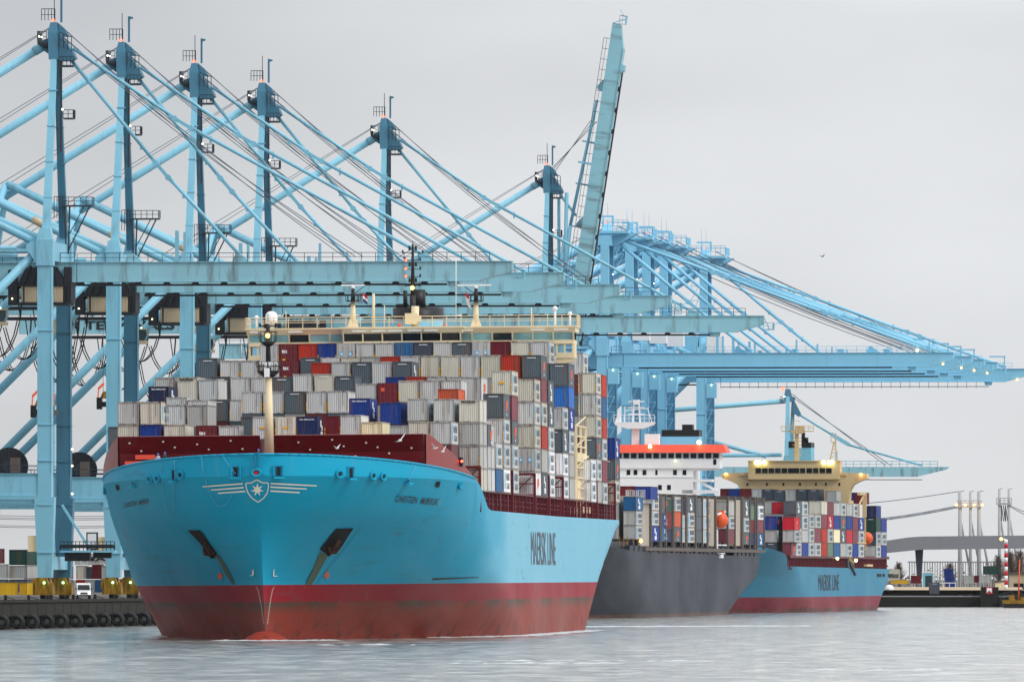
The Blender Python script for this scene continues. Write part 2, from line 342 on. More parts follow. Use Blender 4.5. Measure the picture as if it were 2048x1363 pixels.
# ================================================================ ship-to-shore cranes
def crane(px, label, typ='A', raised=False, writing=None, star=False, reach=None, extras=True, trolley_u=-2.0, spreader=None, nobase=False):
    s = (3922-px)/265.0; Z = F/s; X = (px-CX)/s
    root = empty('gantry_crane', (X, Z, QZ), label, 'crane', CRZ, 'blue gantry cranes along the quay')
    O = (0, 0, -QZ); A = typ == 'A'
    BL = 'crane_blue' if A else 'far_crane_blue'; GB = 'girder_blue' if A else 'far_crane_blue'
    def B(mb, name, mats, parent=root, **k): return mb.build(name, mats, parent, **k)
    G = 32.5; S = 18.0
    JT = 53.5; gz0, gz1 = 48.0, 50.6
    for u in (0, -G):
        for v in (0, S):
            mb = MB(O); top = 50.0 if u == 0 else 50.6
            w = 0.95
            mb.taper(6.9, (u-w, u+w, v-0.9, v+0.9), 18.0, (u-1.45, u+1.35, v-1.0, v+1.0))
            mb.box(u-w, u+w, v-0.95, v+0.95, 18.0, top)
            for z in (10.3, 16.9, 23.0, 41): mb.box(u-w-0.12, u+w+0.12, v-1.1, v+1.1, z, z+0.12)
            mb.box(u-w-0.1, u+w+0.1, v-1.08, v+1.08, 28.0, 28.08)
            # raised stiffener lips down both edges of the plate
            for e in (-1, 1): mb.box(u+e*(w-0.04), u+e*(w+0.05), v-1.03, v-0.93, 21.3, top-0.05)
            o = B(mb, 'leg', [BL, 'crane_blue_shaded_grimy' if A else 'far_crane_blue_shaded'])
            if v == S:     # shade of the far pair painted on with a darker blue
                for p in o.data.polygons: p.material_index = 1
            if not nobase:
                bg_ = MB(O)
                for dv in (-2.6, 0.4):
                    bg_.taper(5.6, (u-0.8,u+0.8,v+dv-0.1,v+dv+2.3), 6.9, (u-0.4,u+0.4,v+dv+0.6,v+dv+1.6))
                    bg_.box(u-0.95,u+0.95,v+dv,v+dv+2.1,4.6,5.7)
                bg_.box(u-1.5,u-1.1,v-3,v+3,5.3,6.7); bg_.box(u+1.0,u+1.5,v-3.2,v-2.4,4.4,6.2)
                bg_.prism([(u-1.3,4.5),(u+1.4,4.5),(u+1.1,5.4),(u+0.6,6.9),(u-0.9,6.9)], v-3.1, v-2.9)
                bo = B(bg_, 'bogie', 'yellow')
                wh = MB(O)
                for dv in (-2.3, -1.1, 0.8, 2.0): wh.tube((u-0.35,v+dv,4.35), (u+0.35,v+dv,4.35), 0.42, 12)
                wh.build('wheels', 'grimy_steel', bo)
                if u == 0: MB(O).ball((u+0.3, v-3.35, 6.2), 0.16).build('signal_lamp', 'lamp_green', bo)
    for v in (0, S):
        mb = MB(O); mb.box(-G+0.95, -0.95, v-0.8, v+0.8, 18.3, 21.2)
        mb.box(-G+0.95, -0.95, v-1.0, v+1.0, 18.12, 18.3); mb.box(-G+0.95, -0.95, v-1.0, v+1.0, 21.2, 21.3)
        mb.box(-G+1.4, -1.4, v-0.5, v+0.5, 17.2, 17.7)
        B(mb, 'portal_beam', BL)
        B(MB(O).rail([(-G+1,v-0.9,21.3),(-1,v-0.9,21.3)], 1.1, 2.2, 0.045), 'beam_rail', 'dark_steel')
    for u in (0, -G):
        B(MB(O).box(u-0.6, u+0.6, 0.95, S-0.95, 8.0, 9.8), 'sill_beam', BL)
    # top joints and cross beam
    for v in (0, S):
        mb = MB(O)
        mb.box(-1.15, 1.15, v-1.15, v+1.15, 50.0, 53.6)
        mb.prism([(-1.15,50.2),(-1.15,53.5),(-2.0,53.3),(-2.6,52.9),(-2.6,52.1),(-2.0,51.6)], v-0.9, v+0.9)
        mb.taper(53.6, (-1.1,1.1,v-1.1,v+1.1), 55.2, (-0.75,0.75,v-0.75,v+0.75))
        B(mb, 'top_joint', BL)
    B(MB(O).prism([(1.15,53.3),(16.85,53.3),(16.85,50.1),(13,50.7),(5,50.7),(1.15,50.7)], -0.9, 0.9, 'yz'), 'cross_beam', BL)
    # upper masts
    hz = 79.5 if A else 72.0
    ap = (7.6, 10.4) if A else (4.5, 13.5)
    for (v, a) in ((0, ap[0]), (S, ap[1])):
        mb = MB(O)
        if A:
            mb.beam((0,v+0.1*(a-v),54.5), (0.1,a,hz), 1.12, 1.12, 0, 0.78, 0.78)
            for t in (0.2, 0.4, 0.6, 0.8):
                c = V((0,v+0.1*(a-v),54.5)).lerp(V((0.1,a,hz)), t); mb.box(c.x-0.62, c.x+0.62, c.y-0.6, c.y+0.6, c.z-0.05, c.z+0.05)
        else:
            mb.beam((0,a,54.5), (0,a,hz), 1.3, 1.6); mb.beam((0,v,53.8), (0,a,57), 1.2, 1.2)
        o = B(mb, 'mast_leg', [BL, 'crane_blue_shaded_grimy' if A else 'far_crane_blue_shaded'])
        if v == S:  # rear mast leg: its shade put into the same darker blue
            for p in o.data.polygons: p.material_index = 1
    mb = MB(O); T = 84.0 if A else 77.0; c = 9.0
    if A:
        mb.taper(78.8, (-0.6,0.7,7.0,11.0), 82.6, (-0.85,0.6,7.8,10.2)); mb.taper(82.6, (-0.85,0.6,7.8,10.2), T, (-0.55,0.35,8.3,9.7))
        mb.prism([(0.7,82.6),(2.6,79.9),(3.0,79.0),(2.4,78.6),(0.7,78.6)], 7.6, 10.4)
        mb.prism([(0.5,83.9),(1.3,83.2),(2.0,82.0),(0.7,82.0)], 8.4, 9.6)
        mb.prism([(-0.8,81.8),(-1.7,81.5),(-1.7,80.2),(-0.8,79.6)], 8.2, 9.8)
        mb.beam((0.9,9,84),(0.9,9,87.6),0.28,0.28); mb.prism([(0.8,87.2),(1.5,87.4),(1.5,87.6),(0.8,87.75)], 8.8, 9.2)
    else:
        mb.box(-1.3,1.3,4,14,71.6,73.6); mb.box(-3.0,4.6,4.5,13.5,74.0,74.5); mb.prism([(-1,73.6),(1.4,73.6),(4.6,74.0),(-3.0,74.0)], 5, 13)
        mb.taper(74.5,(-1.0,1.0,7,11),76.0,(-0.5,0.5,8,10))
        mb.beam((-0.8,9,74.5),(-0.8,9,77.3),0.22,0.22); mb.beam((-1.9,9,77.4),(1.3,9,77.4),0.3,0.35); mb.beam((1.1,9,77.4),(1.1,9,75.6),0.35,0.4)
        mb.prism([(1.2,73.6),(4.6,74.0),(6.0,74.0),(2.0,71.6),(1.2,71.6)], 7, 11)
    hd = B(mb, 'mast_head', 'crane_blue_shaded_grimy' if A else BL)
    mb = MB(O)
    if A:
        mb.box(-2.2,-0.9,7.2,10.8,80.9,81.25); mb.taper(80.3,(-1.0,-0.9,8,10),80.9,(-2.2,-0.9,7.2,10.8))
        mb.rail([(-0.9,7.2,81.2),(-2.2,7.2,81.2),(-2.2,10.8,81.2)], 1.5, 0.8, 0.05)
        B(mb, 'head_platform', 'dark_steel'); mb = MB(O); mb.rail([(0.9,7.2,80.6),(2.6,7.2,79.9)], 2.0, 0.7, 0.06); mb.box(0.9,2.9,6.9,7.6,77.7,78.0); mb.rail([(0.9,6.9,78.0),(3.0,6.9,78.0)], 1.2, 0.5, 0.05)
        B(mb, 'stay_platform', 'dark_steel'); mb = MB(O)
        mb.rail([(-1.9,9,84.3),(0,9,84.3)], 1.6, 0.45, 0.05); mb.tube((-0.1,9,84),(-0.1,9,88.2),0.06,5)
        B(mb, 'head_aerial', 'dark_steel'); mb = MB(O); mb.box(0.75,1.0,8.8,9.2,66,79); B(mb, 'ladder_trunk', 'dark_steel'); mb = MB(O)
        mb.box(1.0,2.4,10.0,12.0,70.6,70.8); mb.rail([(1.0,10,70.8),(2.4,10,70.8),(2.4,12,70.8)], 1.1, 0.7, 0.05)
        B(mb, 'lamp_platform', 'dark_steel'); mb = MB(O)
        mb.box(0.2,4.4,14.6,16.6,58.6,58.8); mb.rail([(0.2,14.6,58.8),(4.4,14.6,58.8),(4.4,16.6,58.8)], 1.1, 0.8, 0.05)
        mb.beam((4.0,15,58.6),(1.0,15,52.5),0.18,0.18); mb.beam((0.5,15,58.6),(0.7,15,52),0.2,0.2); mb.beam((1.2,15,58.6),(1.0,15,52),0.2,0.2)
        mb.beam((3.2,15,58.6),(1.0,15,54.5),0.12,0.12); mb.rail([(-1.0,15,57.0),(0.2,15,57.0)], 3.0, 0.45, 0.05)
    else:
        mb.rail([(-3.6,4.5,74.6),(4.6,4.5,74.6),(4.6,13.5,74.6)], 1.6, 1.0, 0.06); mb.rail([(-3.6,4.5,75.4),(4.6,4.5,75.4)], 1.2, 1.0, 0.05)
        B(mb, 'head_rail', BL); mb = MB(O)
        mb.tube((-0.9,9,77.4),(-0.9,9,80.4),0.04,4); mb.tube((0.1,9,77.4),(0.1,9,80),0.04,4)
        B(mb, 'head_aerial', BL); mb = MB(O)
        for z in range(56, 72, 3): mb.box(-2.6,-1.0,3.2,4.0,z,z+0.12); mb.beam((-2.6,3.4,z),(-1.0,3.4,z+3),0.12,0.12)
        B(mb, 'mast_stairs', BL); mb = MB(O)
        mb.box(0.8,3.8,3.4,4.4,60.5,60.7); mb.rail([(0.8,3.4,60.7),(3.8,3.4,60.7)], 1.2, 0.8, 0.05)
        mb.box(-4.6,-0.8,3.4,4.4,57.4,57.6); mb.rail([(-4.6,3.4,57.6),(-0.8,3.4,57.6)], 1.2, 0.8, 0.05)
    B(mb, 'mast_platform', 'dark_steel' if A else 'far_crane_blue')
    lm = MB(O); lm.ball((-0.25, 8.9, (T+0.3) if A else 76.2), 0.2); B(lm, 'warning_lamp', 'lamp_red')
    if A:
        B(MB(O).ball((-1.95,7.1,82.0),0.13), 'floodlight', 'lamp_white'); B(MB(O).ball((-1.6,7.1,81.9),0.11), 'floodlight', 'lamp_white')
        B(MB(O).ball((1.15,8.4,71.9),0.15), 'floodlight', 'lamp_white')
    # back stays and braces
    bs = MB(O)
    if A:
        bs.tube((-1.4,9,80.9), (-50,9,51.2), 0.58, 16); bs.tube((-1.0,9,81.1), (-2.9,9,80), 0.66, 16, 0.66)
    else:
        for v in (6.5, 11.5): bs.tube((-1.0,v,73), (-50,v,50.8), 0.85, 14)
        bs.tube((-0.8,5.2,71.5), (-34,1.0,52), 0.5, 10); bs.tube((-0.8,12.8,71.5), (-34,17,52), 0.5, 10)
    B(bs, 'back_stay', BL)
    for v in (0, S):
        sgn = 1 if v == 0 else -1
        mb = MB(O); mb.tube((-0.9,v,53.0), (-28.5,9-sgn*1.0,66.0), 0.54, 14)
        if v == 0 and A: mb.tube((-10.4,v+2.76,57.47), (-12.2,v+3.28,58.32), 0.56, 14, m=1)
        B(mb, 'upper_brace', [BL, 'cabin_beige'])
        B(MB(O).tube((-0.8,v,52.4), (-G+0.6,v,21.6), 0.6 if A else 0.8, 14), 'leg_brace', BL)
        B(MB(O).tube((-4.0,v-0.4,52.5), (-G,v-0.4,52.5), 0.3, 10).tube((-4.0,v+0.5,51.5), (-G,v+0.5,51.5), 0.26, 10), 'top_tie', BL)
        B(MB(O).tube((-G,v,50.6), (-28.7,9-sgn*1.0,65.9), 0.5, 12), 'rear_upright', BL)
    # girder and boom
    W0, W1 = 7.7, 10.3
    R = reach or (64.0 if A else 68.0)
    gi = MB(O); gi.box(-62, 3.2, W0, W1, gz0, gz1)
    for i in range(-60, 3, 6): gi.box(i, i+0.08, W0-0.06, W1+0.06, gz0, gz1)
    gi.box(-62, 3.2, W0-0.25, W1+0.25, gz1, gz1+0.1); gi.box(-62, 3.2, W0-0.2, W1+0.2, gz0-0.1, gz0)
    gob = B(gi, 'girder', GB)
    B(MB(O).rail([(-62,W0-0.2,gz1+0.1),(3,W0-0.2,gz1+0.1)], 1.25, 2.0, 0.05), 'girder_rail', 'dark_steel')
    B(MB(O).box(-58, 2, W0+0.2, W0+0.6, gz0-0.75, gz0-0.45), 'trolley_rail', 'grimy_steel')
    bm_ = MB(); L = R-3.3
    bm_.prism([(0,0),(0,-2.6),(L-4.5,-2.6),(L-0.2,-1.45),(L,-1.2),(L,0)], W0, W1)
    bm_.box(0, L, W0-0.22, W1+0.22, 0, 0.1, 0)
    bm_.box(0, L-4.5, W0-0.18, W1+0.18, -2.7, -2.6, 0)
    bm_.prism([(L-9,-2.7),(L-7.4,-2.7),(L-7.6,-3.4),(L-8.8,-3.4)], W0+0.3, W1-0.3)
    for i in range(1, 6): bm_.box(i*10, i*10+0.07, W0-0.05, W1+0.05, -2.6, 0)
    for u in (8.0, 23.0, 49.0):   # stay lugs
        bm_.prism([(u-1.4,0.1),(u+1.2,0.1),(u-0.4,1.3),(u-0.9,1.3)], 8.4, 9.6)
    hinge = V((3.3, 0, gz1-QZ))
    bo = bm_.build('boom', GB, root); bo.location = hinge
    def onboom(mb, name, mats): return mb.build(name, mats, bo)
    onboom(MB().rail([(0,W0-0.15,0.1),(L-3,W0-0.15,0.1)], 1.2, 2.0, 0.045), 'boom_rail', 'dark_steel' if A else BL)
    rr = MB(); 
    if A:
        rr.box(0, L-9, W0+0.1, W0+0.5, -3.25, -2.98)
        for i in range(0, int(L-10), 4): rr.prism([(i,-3.0),(i+1.1,-3.0),(i+0.8,-2.6),(i+0.3,-2.6)], W0+0.1, W0+0.5)
    else:
        if px > 1350:
            rr.box(0, L-8, W0-0.1, W0+0.1, -3.75, -3.6)
            for i in range(0, int(L-8), 2): rr.box(i, i+0.08, W0-0.1, W0+0.1, -4.0, -2.7)
        else: rr.box(3, L-12, W0+0.1, W0+0.4, -2.98, -2.7)
    onboom(rr, 'festoon_rail', 'grimy_steel' if A else 'dark_steel')
    tp = MB()
    tp.rail([(L,W0,-2.2),(L+1.6,W0,-2.2),(L+1.6,W1,-2.2)], 1.1, 0.8, 0.05); tp.box(L,L+1.7,W0,W1,-2.3,-2.2); tp.beam((L,W0,0),(L+1.0,W0,-2.2),0.12,0.12); tp.beam((L+1.2,W0,-2.2),(L+2.6,W0,-0.9),0.08,0.08)
    onboom(tp, 'tip_platform', BL); tp = MB(); tp.beam((14,W0,0.1),(14,W0,4.4),0.5,0.5); tp.beam((15.1,W0,0.1),(15.1,W0,4.2),0.4,0.4)
    onboom(tp, 'boom_posts', BL); tp = MB()
    tp.beam((34,W0,0.1),(34,W0,2.6),0.35,0.35)
    if not A: onboom(tp, 'boom_post', BL); tp = MB()
    if not A:
        for u in (60,): tp.beam((u,W0,0.1),(u,W0,2.6),0.25,0.25); tp.beam((u-3.2,W0,2.6),(u+0.2,W0,2.6),0.25,0.3)
        for u in range(6, 60, 9): tp.box(u,u+1.2,W0,W1,0.1,0.8)
    onboom(tp, 'boom_fittings', BL)
    if not A:
        onboom(MB().ball((L-7,W0-0.3,0.5),0.28), 'boom_lamp', 'lamp_yellow'); onboom(MB().ball((L-2,W0-0.3,-2.2),0.2), 'boom_lamp', 'lamp_amber')
    if raised:
        bo.rotation_euler = (0, -math.radians(81.3), 0)
    def stay(pts, r, nm='fore_stay'):
        mb = MB(O)
        for k in range(len(pts)-1):
            a, b = V(pts[k]), V(pts[k+1]); mb.tube(a, b, r, 8)
        for k in range(1, len(pts)-1):
            p = V(pts[k]); d = (V(pts[-1])-V(pts[0])).normalized()
            mb.beam(p-d*2.2, p+d*2.2, r*1.9, r*1.9); mb.tube(p+V((0,-0.5,0))-d*1.3, p+V((0,0.5,0))-d*1.3, r*1.7, 10); mb.tube(p+V((0,-0.5,0))+d*1.3, p+V((0,0.5,0))+d*1.3, r*1.7, 10)
            for q in (-4.5, 4.5): mb.beam(p+d*q-V((0,0,0.5)), p+d*q+V((0,0,0.5)), 0.3, 0.3)
        B(mb, nm, BL)
    if not raised:
        if A:
            stay([(2.6,8.6,80.4),(18.0,8.6,69.9),(52.4,8.6,51.2)], 0.25)
            stay([(2.2,9.4,78.8),(15.0,9.4,63.4),(26.3,9.4,51.2)], 0.25)
            w = MB(O)
            for dv, u1, z0 in ((-0.5,40.5,83.6),(0.5,42,83.4),(-0.9,41.5,82.3),(0.9,43,82.2)):
                a = V((0.8,9+dv,z0)); b = V((u1,9+dv,51.4)); 
                pts = [a.lerp(b, t/6)-V((0,0,math.sin(math.pi*t/6)*1.2)) for t in range(7)]; w.path(pts, 0.055, 4)
            B(w, 'hoist_ropes', 'wire')
        else:
            for v in (7.8, 10.2):
                stay([(3.0,v,72.8),(22,v,66.0),(44,v,58.0),(63.5,v,51.0)], 0.3)
                stay([(2.6,v,72.0),(17,v,59.8),(28,v,51.2)], 0.28)
            w = MB(O)
            for dv, u1, z0 in ((-0.5,58,75.6),(0.5,60,75.5),(0.9,56,74)):
                a = V((2.0,9+dv,z0)); b = V((u1,9+dv,51.4))
                w.path([a.lerp(b, t/6)-V((0,0,math.sin(math.pi*t/6)*1.0)) for t in range(7)], 0.07, 4)
            B(w, 'hoist_ropes', 'wire')
    else:
        e1 = bo.matrix_basis @ V((14,9,0.6)); e2 = bo.matrix_basis @ V((34,9,0.6)); Rm = Matrix.Translation((0,0,QZ))
        st = MB(); hb = MB()
        P = lambda u, z: bo.matrix_basis @ V((u, 9, z))
        st.tube(P(2,1.6), P(22,2.4), 0.34, 8); st.tube(P(22,2.4), P(46,1.0), 0.3, 8); st.tube(P(3,3.0), P(20,3.2), 0.26, 8)
        for u in (6, 14, 22, 30, 38): st.beam(P(u,0), P(u,2.6), 0.3, 0.3)
        st.tube(V((2.4,9,74.6)), P(24,1.6), 0.26, 8); st.tube(V((3.6,9,75)), V((3.0,9,48)), 0.36, 8); st.tube(V((1.9,11,74)), V((1.9,11,48)), 0.3, 8)
        st.build('fore_stay', BL, root)
        for k, zz in enumerate((79.5, 79.0, 78.2)): hb.tube(V((0.8,8.6+0.3*k,zz)), P(42,0.4+k*0.6), 0.06, 4)
        hb.build('hoist_ropes', 'wire', root)
    w = MB(O)
    for dv in (-0.6, 0.6): w.tube((-0.8,9+dv,83.2 if A else 75), (-52,9+dv,52.0-dv), 0.05, 4)
    B(w, 'tail_ropes', 'wire')
    if extras:
        # trolley, machinery house, operator cabin, festoon loops
        u0 = trolley_u
        mb = MB(O); mb.taper(47.4, (u0-3.4,u0+3.6,6.6,11.4), 50.0, (u0-2.2,u0+2.2,7.2,7.6)); mb.box(u0-3.4,u0+3.9,6.3,11.7,47.3,47.6); mb.box(u0-3.6,u0+3.9,6.3,11.7,44.7,45.1)
        for q in (-3.4, -2.4, 3.4, 3.8): mb.box(u0+q-0.1,u0+q+0.1,6.35,6.5,45.1,47.3)
        mb.box(u0-4.6,u0-3.4,6.4,9,44.7,49.6); mb.box(u0+3.2,u0+4.2,6.6,11,45,50); mb.beam((u0-2.5,6.5,47.6),(u0-1.5,7,50.2),0.3,0.3); mb.beam((u0+2.4,6.5,47.6),(u0+1.6,7,50.2),0.3,0.3); mb.beam((u0-1.2,6.5,47.6),(u0-0.6,7,50.2),0.2,0.2)
        B(mb, 'trolley_frame', 'grimy_steel')
        mb = MB(O); mb.box(u0-2.8,u0+3.1,6.5,11.5,45.1,47.3)
        for k in range(14): mb.box(u0-2.7+k*0.42, u0-2.5+k*0.42, 6.44, 6.5, 45.2, 47.2)
        B(mb, 'machinery_house', 'cabin_beige')
        cb = MB(O); cb.box(u0-8.2,u0-6.6,6.0,8.4,41.9,44.0); cb.box(u0-8.3,u0-4.9,5.9,8.5,44.0,44.15); cb.box(u0-6.6,u0-4.9,6.0,8.4,41.9,42.4); cb.box(u0-7.9,u0-7.5,6.6,7.0,44.1,47.5)
        cbo = B(cb, 'operator_cabin', 'cabin_beige')
        cg = MB(O); cg.prism([(u0-6.6,42.4),(u0-5.2,42.4),(u0-4.8,43.2),(u0-4.9,44.0),(u0-6.6,44.0)], 6.05, 8.35); cg.build('cabin_window', 'glass', cbo)
        B(MB(O).ball((u0-4.0,6.2,45.6),0.11), 'trolley_lamp', 'lamp_yellow'); B(MB(O).ball((u0-5.6,5.9,44.3),0.1), 'trolley_lamp', 'lamp_yellow')
        fl = MB(O)
        for i in range(6):
            a = u0-3-i*6.2; d = 5.2+1.6*math.sin(i*1.7+px)
            for off in (0, 0.35):
                pts = [(a-off-5.6*t, 7.2, 43.0-d*math.sin(math.pi*t)**0.7-0.25*off) for t in [j/10 for j in range(11)]]
                fl.path(pts, 0.09, 5)
            fl.beam((a,7.2,43.0),(a+0.35,7.2,47.3),0.22,0.22); fl.beam((a,7.2,43.0),(a-0.6,7.2,47.3),0.15,0.15)
        B(fl, 'festoon_cables', 'black')
        fr = MB(O); fr.box(-58,0,7.0,7.3,47.0,47.25)
        B(fr, 'cable_runway', 'grimy_steel')
    if spreader:
        zb = spreader; u = trolley_u+0.2
        sp_ = MB(O); sp_.box(u-1.5,u+1.5,6.4,11.6,zb,zb+0.7,1); sp_.box(u-1.6,u-0.9,6.0,7.2,zb-0.4,zb+1.3,1); sp_.box(u+0.9,u+1.6,6.0,7.2,zb-0.4,zb+1.3,1)
        sp_.taper(zb+1.2,(u-1.4,u+1.4,8,10),zb+2.2,(u-1.0,u+1.0,8.3,9.7),0)
        for e in (-1,1):
            sp_.beam((u+e*1.45,6.4,zb+1.2),(u+e*1.5,7.4,zb+2.6),0.16,0.2,2); sp_.beam((u+e*1.5,7.4,zb+2.6),(u+e*0.9,8.2,zb+3.3),0.2,0.3,2)
        so = B(sp_, 'spreader', ['yellow','black','orange'])
        rp = MB(O)
        for e in (-1.0, 1.0): rp.tube((u+e,8.6,zb+2),(u+e,8.6,45),0.035,4)
        B(rp, 'spreader_ropes', 'wire')
    if A and not nobase:
        rl = MB(O); c = V((-5.3, 1.6, 22.3))
        rl.tube(c-V((0,0.4,0)), c+V((0,0.4,0)), 2.62, 36)
        for k in range(24):
            t = 2*math.pi*k/24; d = V((math.cos(t),0,math.sin(t)))
            rl.beam(c-V((0,0.46,0))+d*0.9, c-V((0,0.46,0))+d*2.6, 0.08, 0.07, 1)
        rl.tube(c-V((0,0.7,0)), c-V((0,0.4,0)), 0.85, 16, m=1)
        ro = B(rl, 'cable_reel', ['grimy_steel','dark_steel'])
        MB(O).box(-4.9,-3.6,-0.3,1.1,21.4,23.5).build('reel_motor', 'guide_brown', ro)
        mb = MB(O); mb.box(0.95,8.6,7.2,9.6,10.4,10.65,1); mb.rail([(1,7.2,10.65),(8.6,7.2,10.65)], 1.25, 0.55, 0.05); mb.rail([(1,7.2,10.85),(8.6,7.2,10.85)], 0.5, 4, 0.12); mb.box(1.2,8.4,7.0,7.15,11.2,11.5)
        mb.box(1.5,5.0,8,9.5,9.2,10.4); mb.box(5.5,8,8,9,9.6,10.4); mb.box(4.6,6.2,7.6,8.0,10.7,13.2)
        mb.box(4.8,6.0,7.5,7.61,10.9,13.0,2)
        B(mb, 'catwalk', ['grimy_steel', BL, 'white_paint'])
        B(MB(O).beam((1.2,7.4,17.0),(5.3,7.4,10.6),0.32,0.32), 'catwalk_strut', BL)
        B(MB(O).box(-2.4,-1.05,-0.6,0.6,10.5,12.7), 'electric_box', 'cream')
        [B(MB(O).ball((1.25,S-1,q),0.15), 'leg_lamp', 'lamp_white') for q in (22.5, 24.8, 18.6)]
    if not A:
        el = MB(O)
        for z in range(18, 48, 3): el.box(1.0,2.4,-0.6,0.4,z,z+0.12); el.beam((1.0,-0.5,z),(2.4,-0.5,z+3),0.12,0.12)
        B(MB(O).box(1.1,3.2,-1,1,44.5,47.6), 'cable_box', BL); B(MB(O).box(-5.0,-1.0,2,5,54,57.5), 'drive_box', BL)
        B(el, 'stair_tower', BL)
        B(MB(O).box(1.2,4.6,-1.2,1.5,53.8,57.4), 'electric_house', 'white_paint')
        B(MB(O).ball((2.2,-1.3,47.2),0.12), 'floodlight', 'lamp_yellow'); B(MB(O).ball((1.6,4.2,66.0),0.12), 'floodlight', 'lamp_yellow')
    if writing:
        tx = MB(O); put_text(tx, writing, (-57.5,W0-0.1,48.55), (22,0,0), (0,0,1.5), 0.03); B(tx, 'lettering', 'marking_dark')
    if star:
        tx = MB(O); cu, cz = -56.4, 49.3
        pl = [(cu+(1.05 if i%2==0 else 0.42)*math.sin(math.pi*i/7), cz+(1.05 if i%2==0 else 0.42)*math.cos(math.pi*i/7)) for i in range(14)]
        for i in range(14): tx.add([(cu,W0-0.14,cz),(pl[i][0],W0-0.14,pl[i][1]),(pl[(i+1)%14][0],W0-0.14,pl[(i+1)%14][1])],[(0,1,2)])
        tx.path([(cu-1.3,W0-0.14,cz-1.2),(cu+1.3,W0-0.14,cz-1.2),(cu+1.3,W0-0.14,cz+1.2),(cu-1.3,W0-0.14,cz+1.2),(cu-1.3,W0-0.14,cz-1.2)],0.07)
        B(tx, 'star_emblem', 'marking_white')
    return root
crane(91, 'tall blue crane nearest the left edge, its mast the highest and leftmost', spreader=29.5, trolley_u=-1.6)
crane(228, 'blue crane second from the left, mast just right of the tallest one', spreader=31.5, trolley_u=-2.0)
crane(375, 'third blue crane from the left, its mast rising left of the white ship mast', trolley_u=-2.2)
crane(511, 'fourth blue crane from the left, its mast above the cream bridge end', trolley_u=-2.6)
crane(757, 'blue crane standing apart, fifth from the left, behind the black ship mast', writing='APM TERMINALS', trolley_u=-14)
crane(1085, 'blue crane with its boom raised almost upright into the sky', raised=True, star=True, trolley_u=-14)
gl = ['leftmost and tallest pale blue crane of the cluster right of the raised boom',
      'second pale blue crane in the close cluster right of the raised boom',
      'third pale blue crane in the cluster, an orange beacon at its head',
      'fourth pale blue crane, rightmost of the four packed tightly together',
      'rightmost pale blue crane, a gap apart, its boom leaving at the right edge']
for px, lb in zip((1205,1254,1288,1323,1403), gl):
    crane(px, lb, typ='G', extras=False, nobase=True)
# beacon lamps seen on the cluster
# far crane behind the last ship
def far_crane():
    Z = 5000.0; s = F/Z
    root = empty('gantry_crane', ((1575-CX)/s, Z, QZ), 'small far-off blue crane standing behind the beige bridge of the last ship', 'crane', 0, 'blue gantry cranes along the quay')
    O = (0,0,-QZ)
    B = lambda mb, nm, m='crane_blue': mb.build(nm, m, root)
    for u in (0,-45):
        for v in (0,18): B(MB(O).box(u-1.1,u+1.1,v-1,v+1,4,53), 'leg')
    B(MB(O).box(-45,0,-0.8,0.8,18,21).box(-45,0,17,19,18,21), 'portal_beam')
    B(MB(O).beam((0,4,53),(0.3,8,76),2.2,2.2,0,1.4,1.4), 'mast_leg'); B(MB(O).beam((1.5,14,53),(2.5,10,76),1.8,1.8,0,1.2,1.2), 'mast_leg')
    mb = MB(O); mb.taper(74,(-1.5,2.5,7,11),79,(-0.6,1.2,8,10)); mb.prism([(2,76),(5.4,69.5),(4.6,68.2),(2,70)],8,10); mb.box(-2.6,-0.6,8,10,73.4,73.8); mb.rail([(-2.6,8,73.8),(-0.6,8,73.8)],2.2,0.6,0.1)
    B(mb, 'mast_head', 'crane_blue_shaded_grimy')
    B(MB(O).ball((-1.6,8,79),0.7), 'warning_lamp', 'lamp_red'); B(MB(O).ball((-1,7.6,76),0.35), 'floodlight', 'lamp_white')
    B(MB(O).tube((-1.5,9,74.3),(-60,9,69.6),1.0,10), 'back_stay')
    B(MB(O).tube((-2,9,53.6),(-45,9,53.2),0.8,10).tube((-8,9,53),(-30,9,59),0.8,10).tube((-1,9,51),(-48,9,22),1.1,10).tube((-2,6,43),(-45,6,28),0.9,10), 'leg_brace')
    mb = MB(O); mb.prism([(-45,49),(-45,45.2),(50,45.2),(61.5,48),(62.5,49)],7.5,10.5); B(mb, 'boom', 'girder_blue')
    B(MB(O).box(4,52,7.4,7.8,43.9,44.2), 'festoon_rail', 'grimy_steel')
    B(MB(O).rail([(5,7.5,49),(58,7.5,49)],2.2,3,0.12).beam((19,8,49),(19,8,54.8),0.9,0.9), 'boom_fittings', 'crane_blue')
    B(MB(O).tube((4.5,9,69.3),(18,9,61),0.42,8).beam((17,9,61.6),(24,9,57.4),1.5,1.5).tube((24,9,57.4),(52,9,49.6),0.42,8), 'fore_stay')
    B(MB(O).tube((2,9,77),(38,9,49.5),0.14,4).tube((2,9,76),(40,9,49.5),0.14,4), 'hoist_ropes', 'wire')
far_crane()
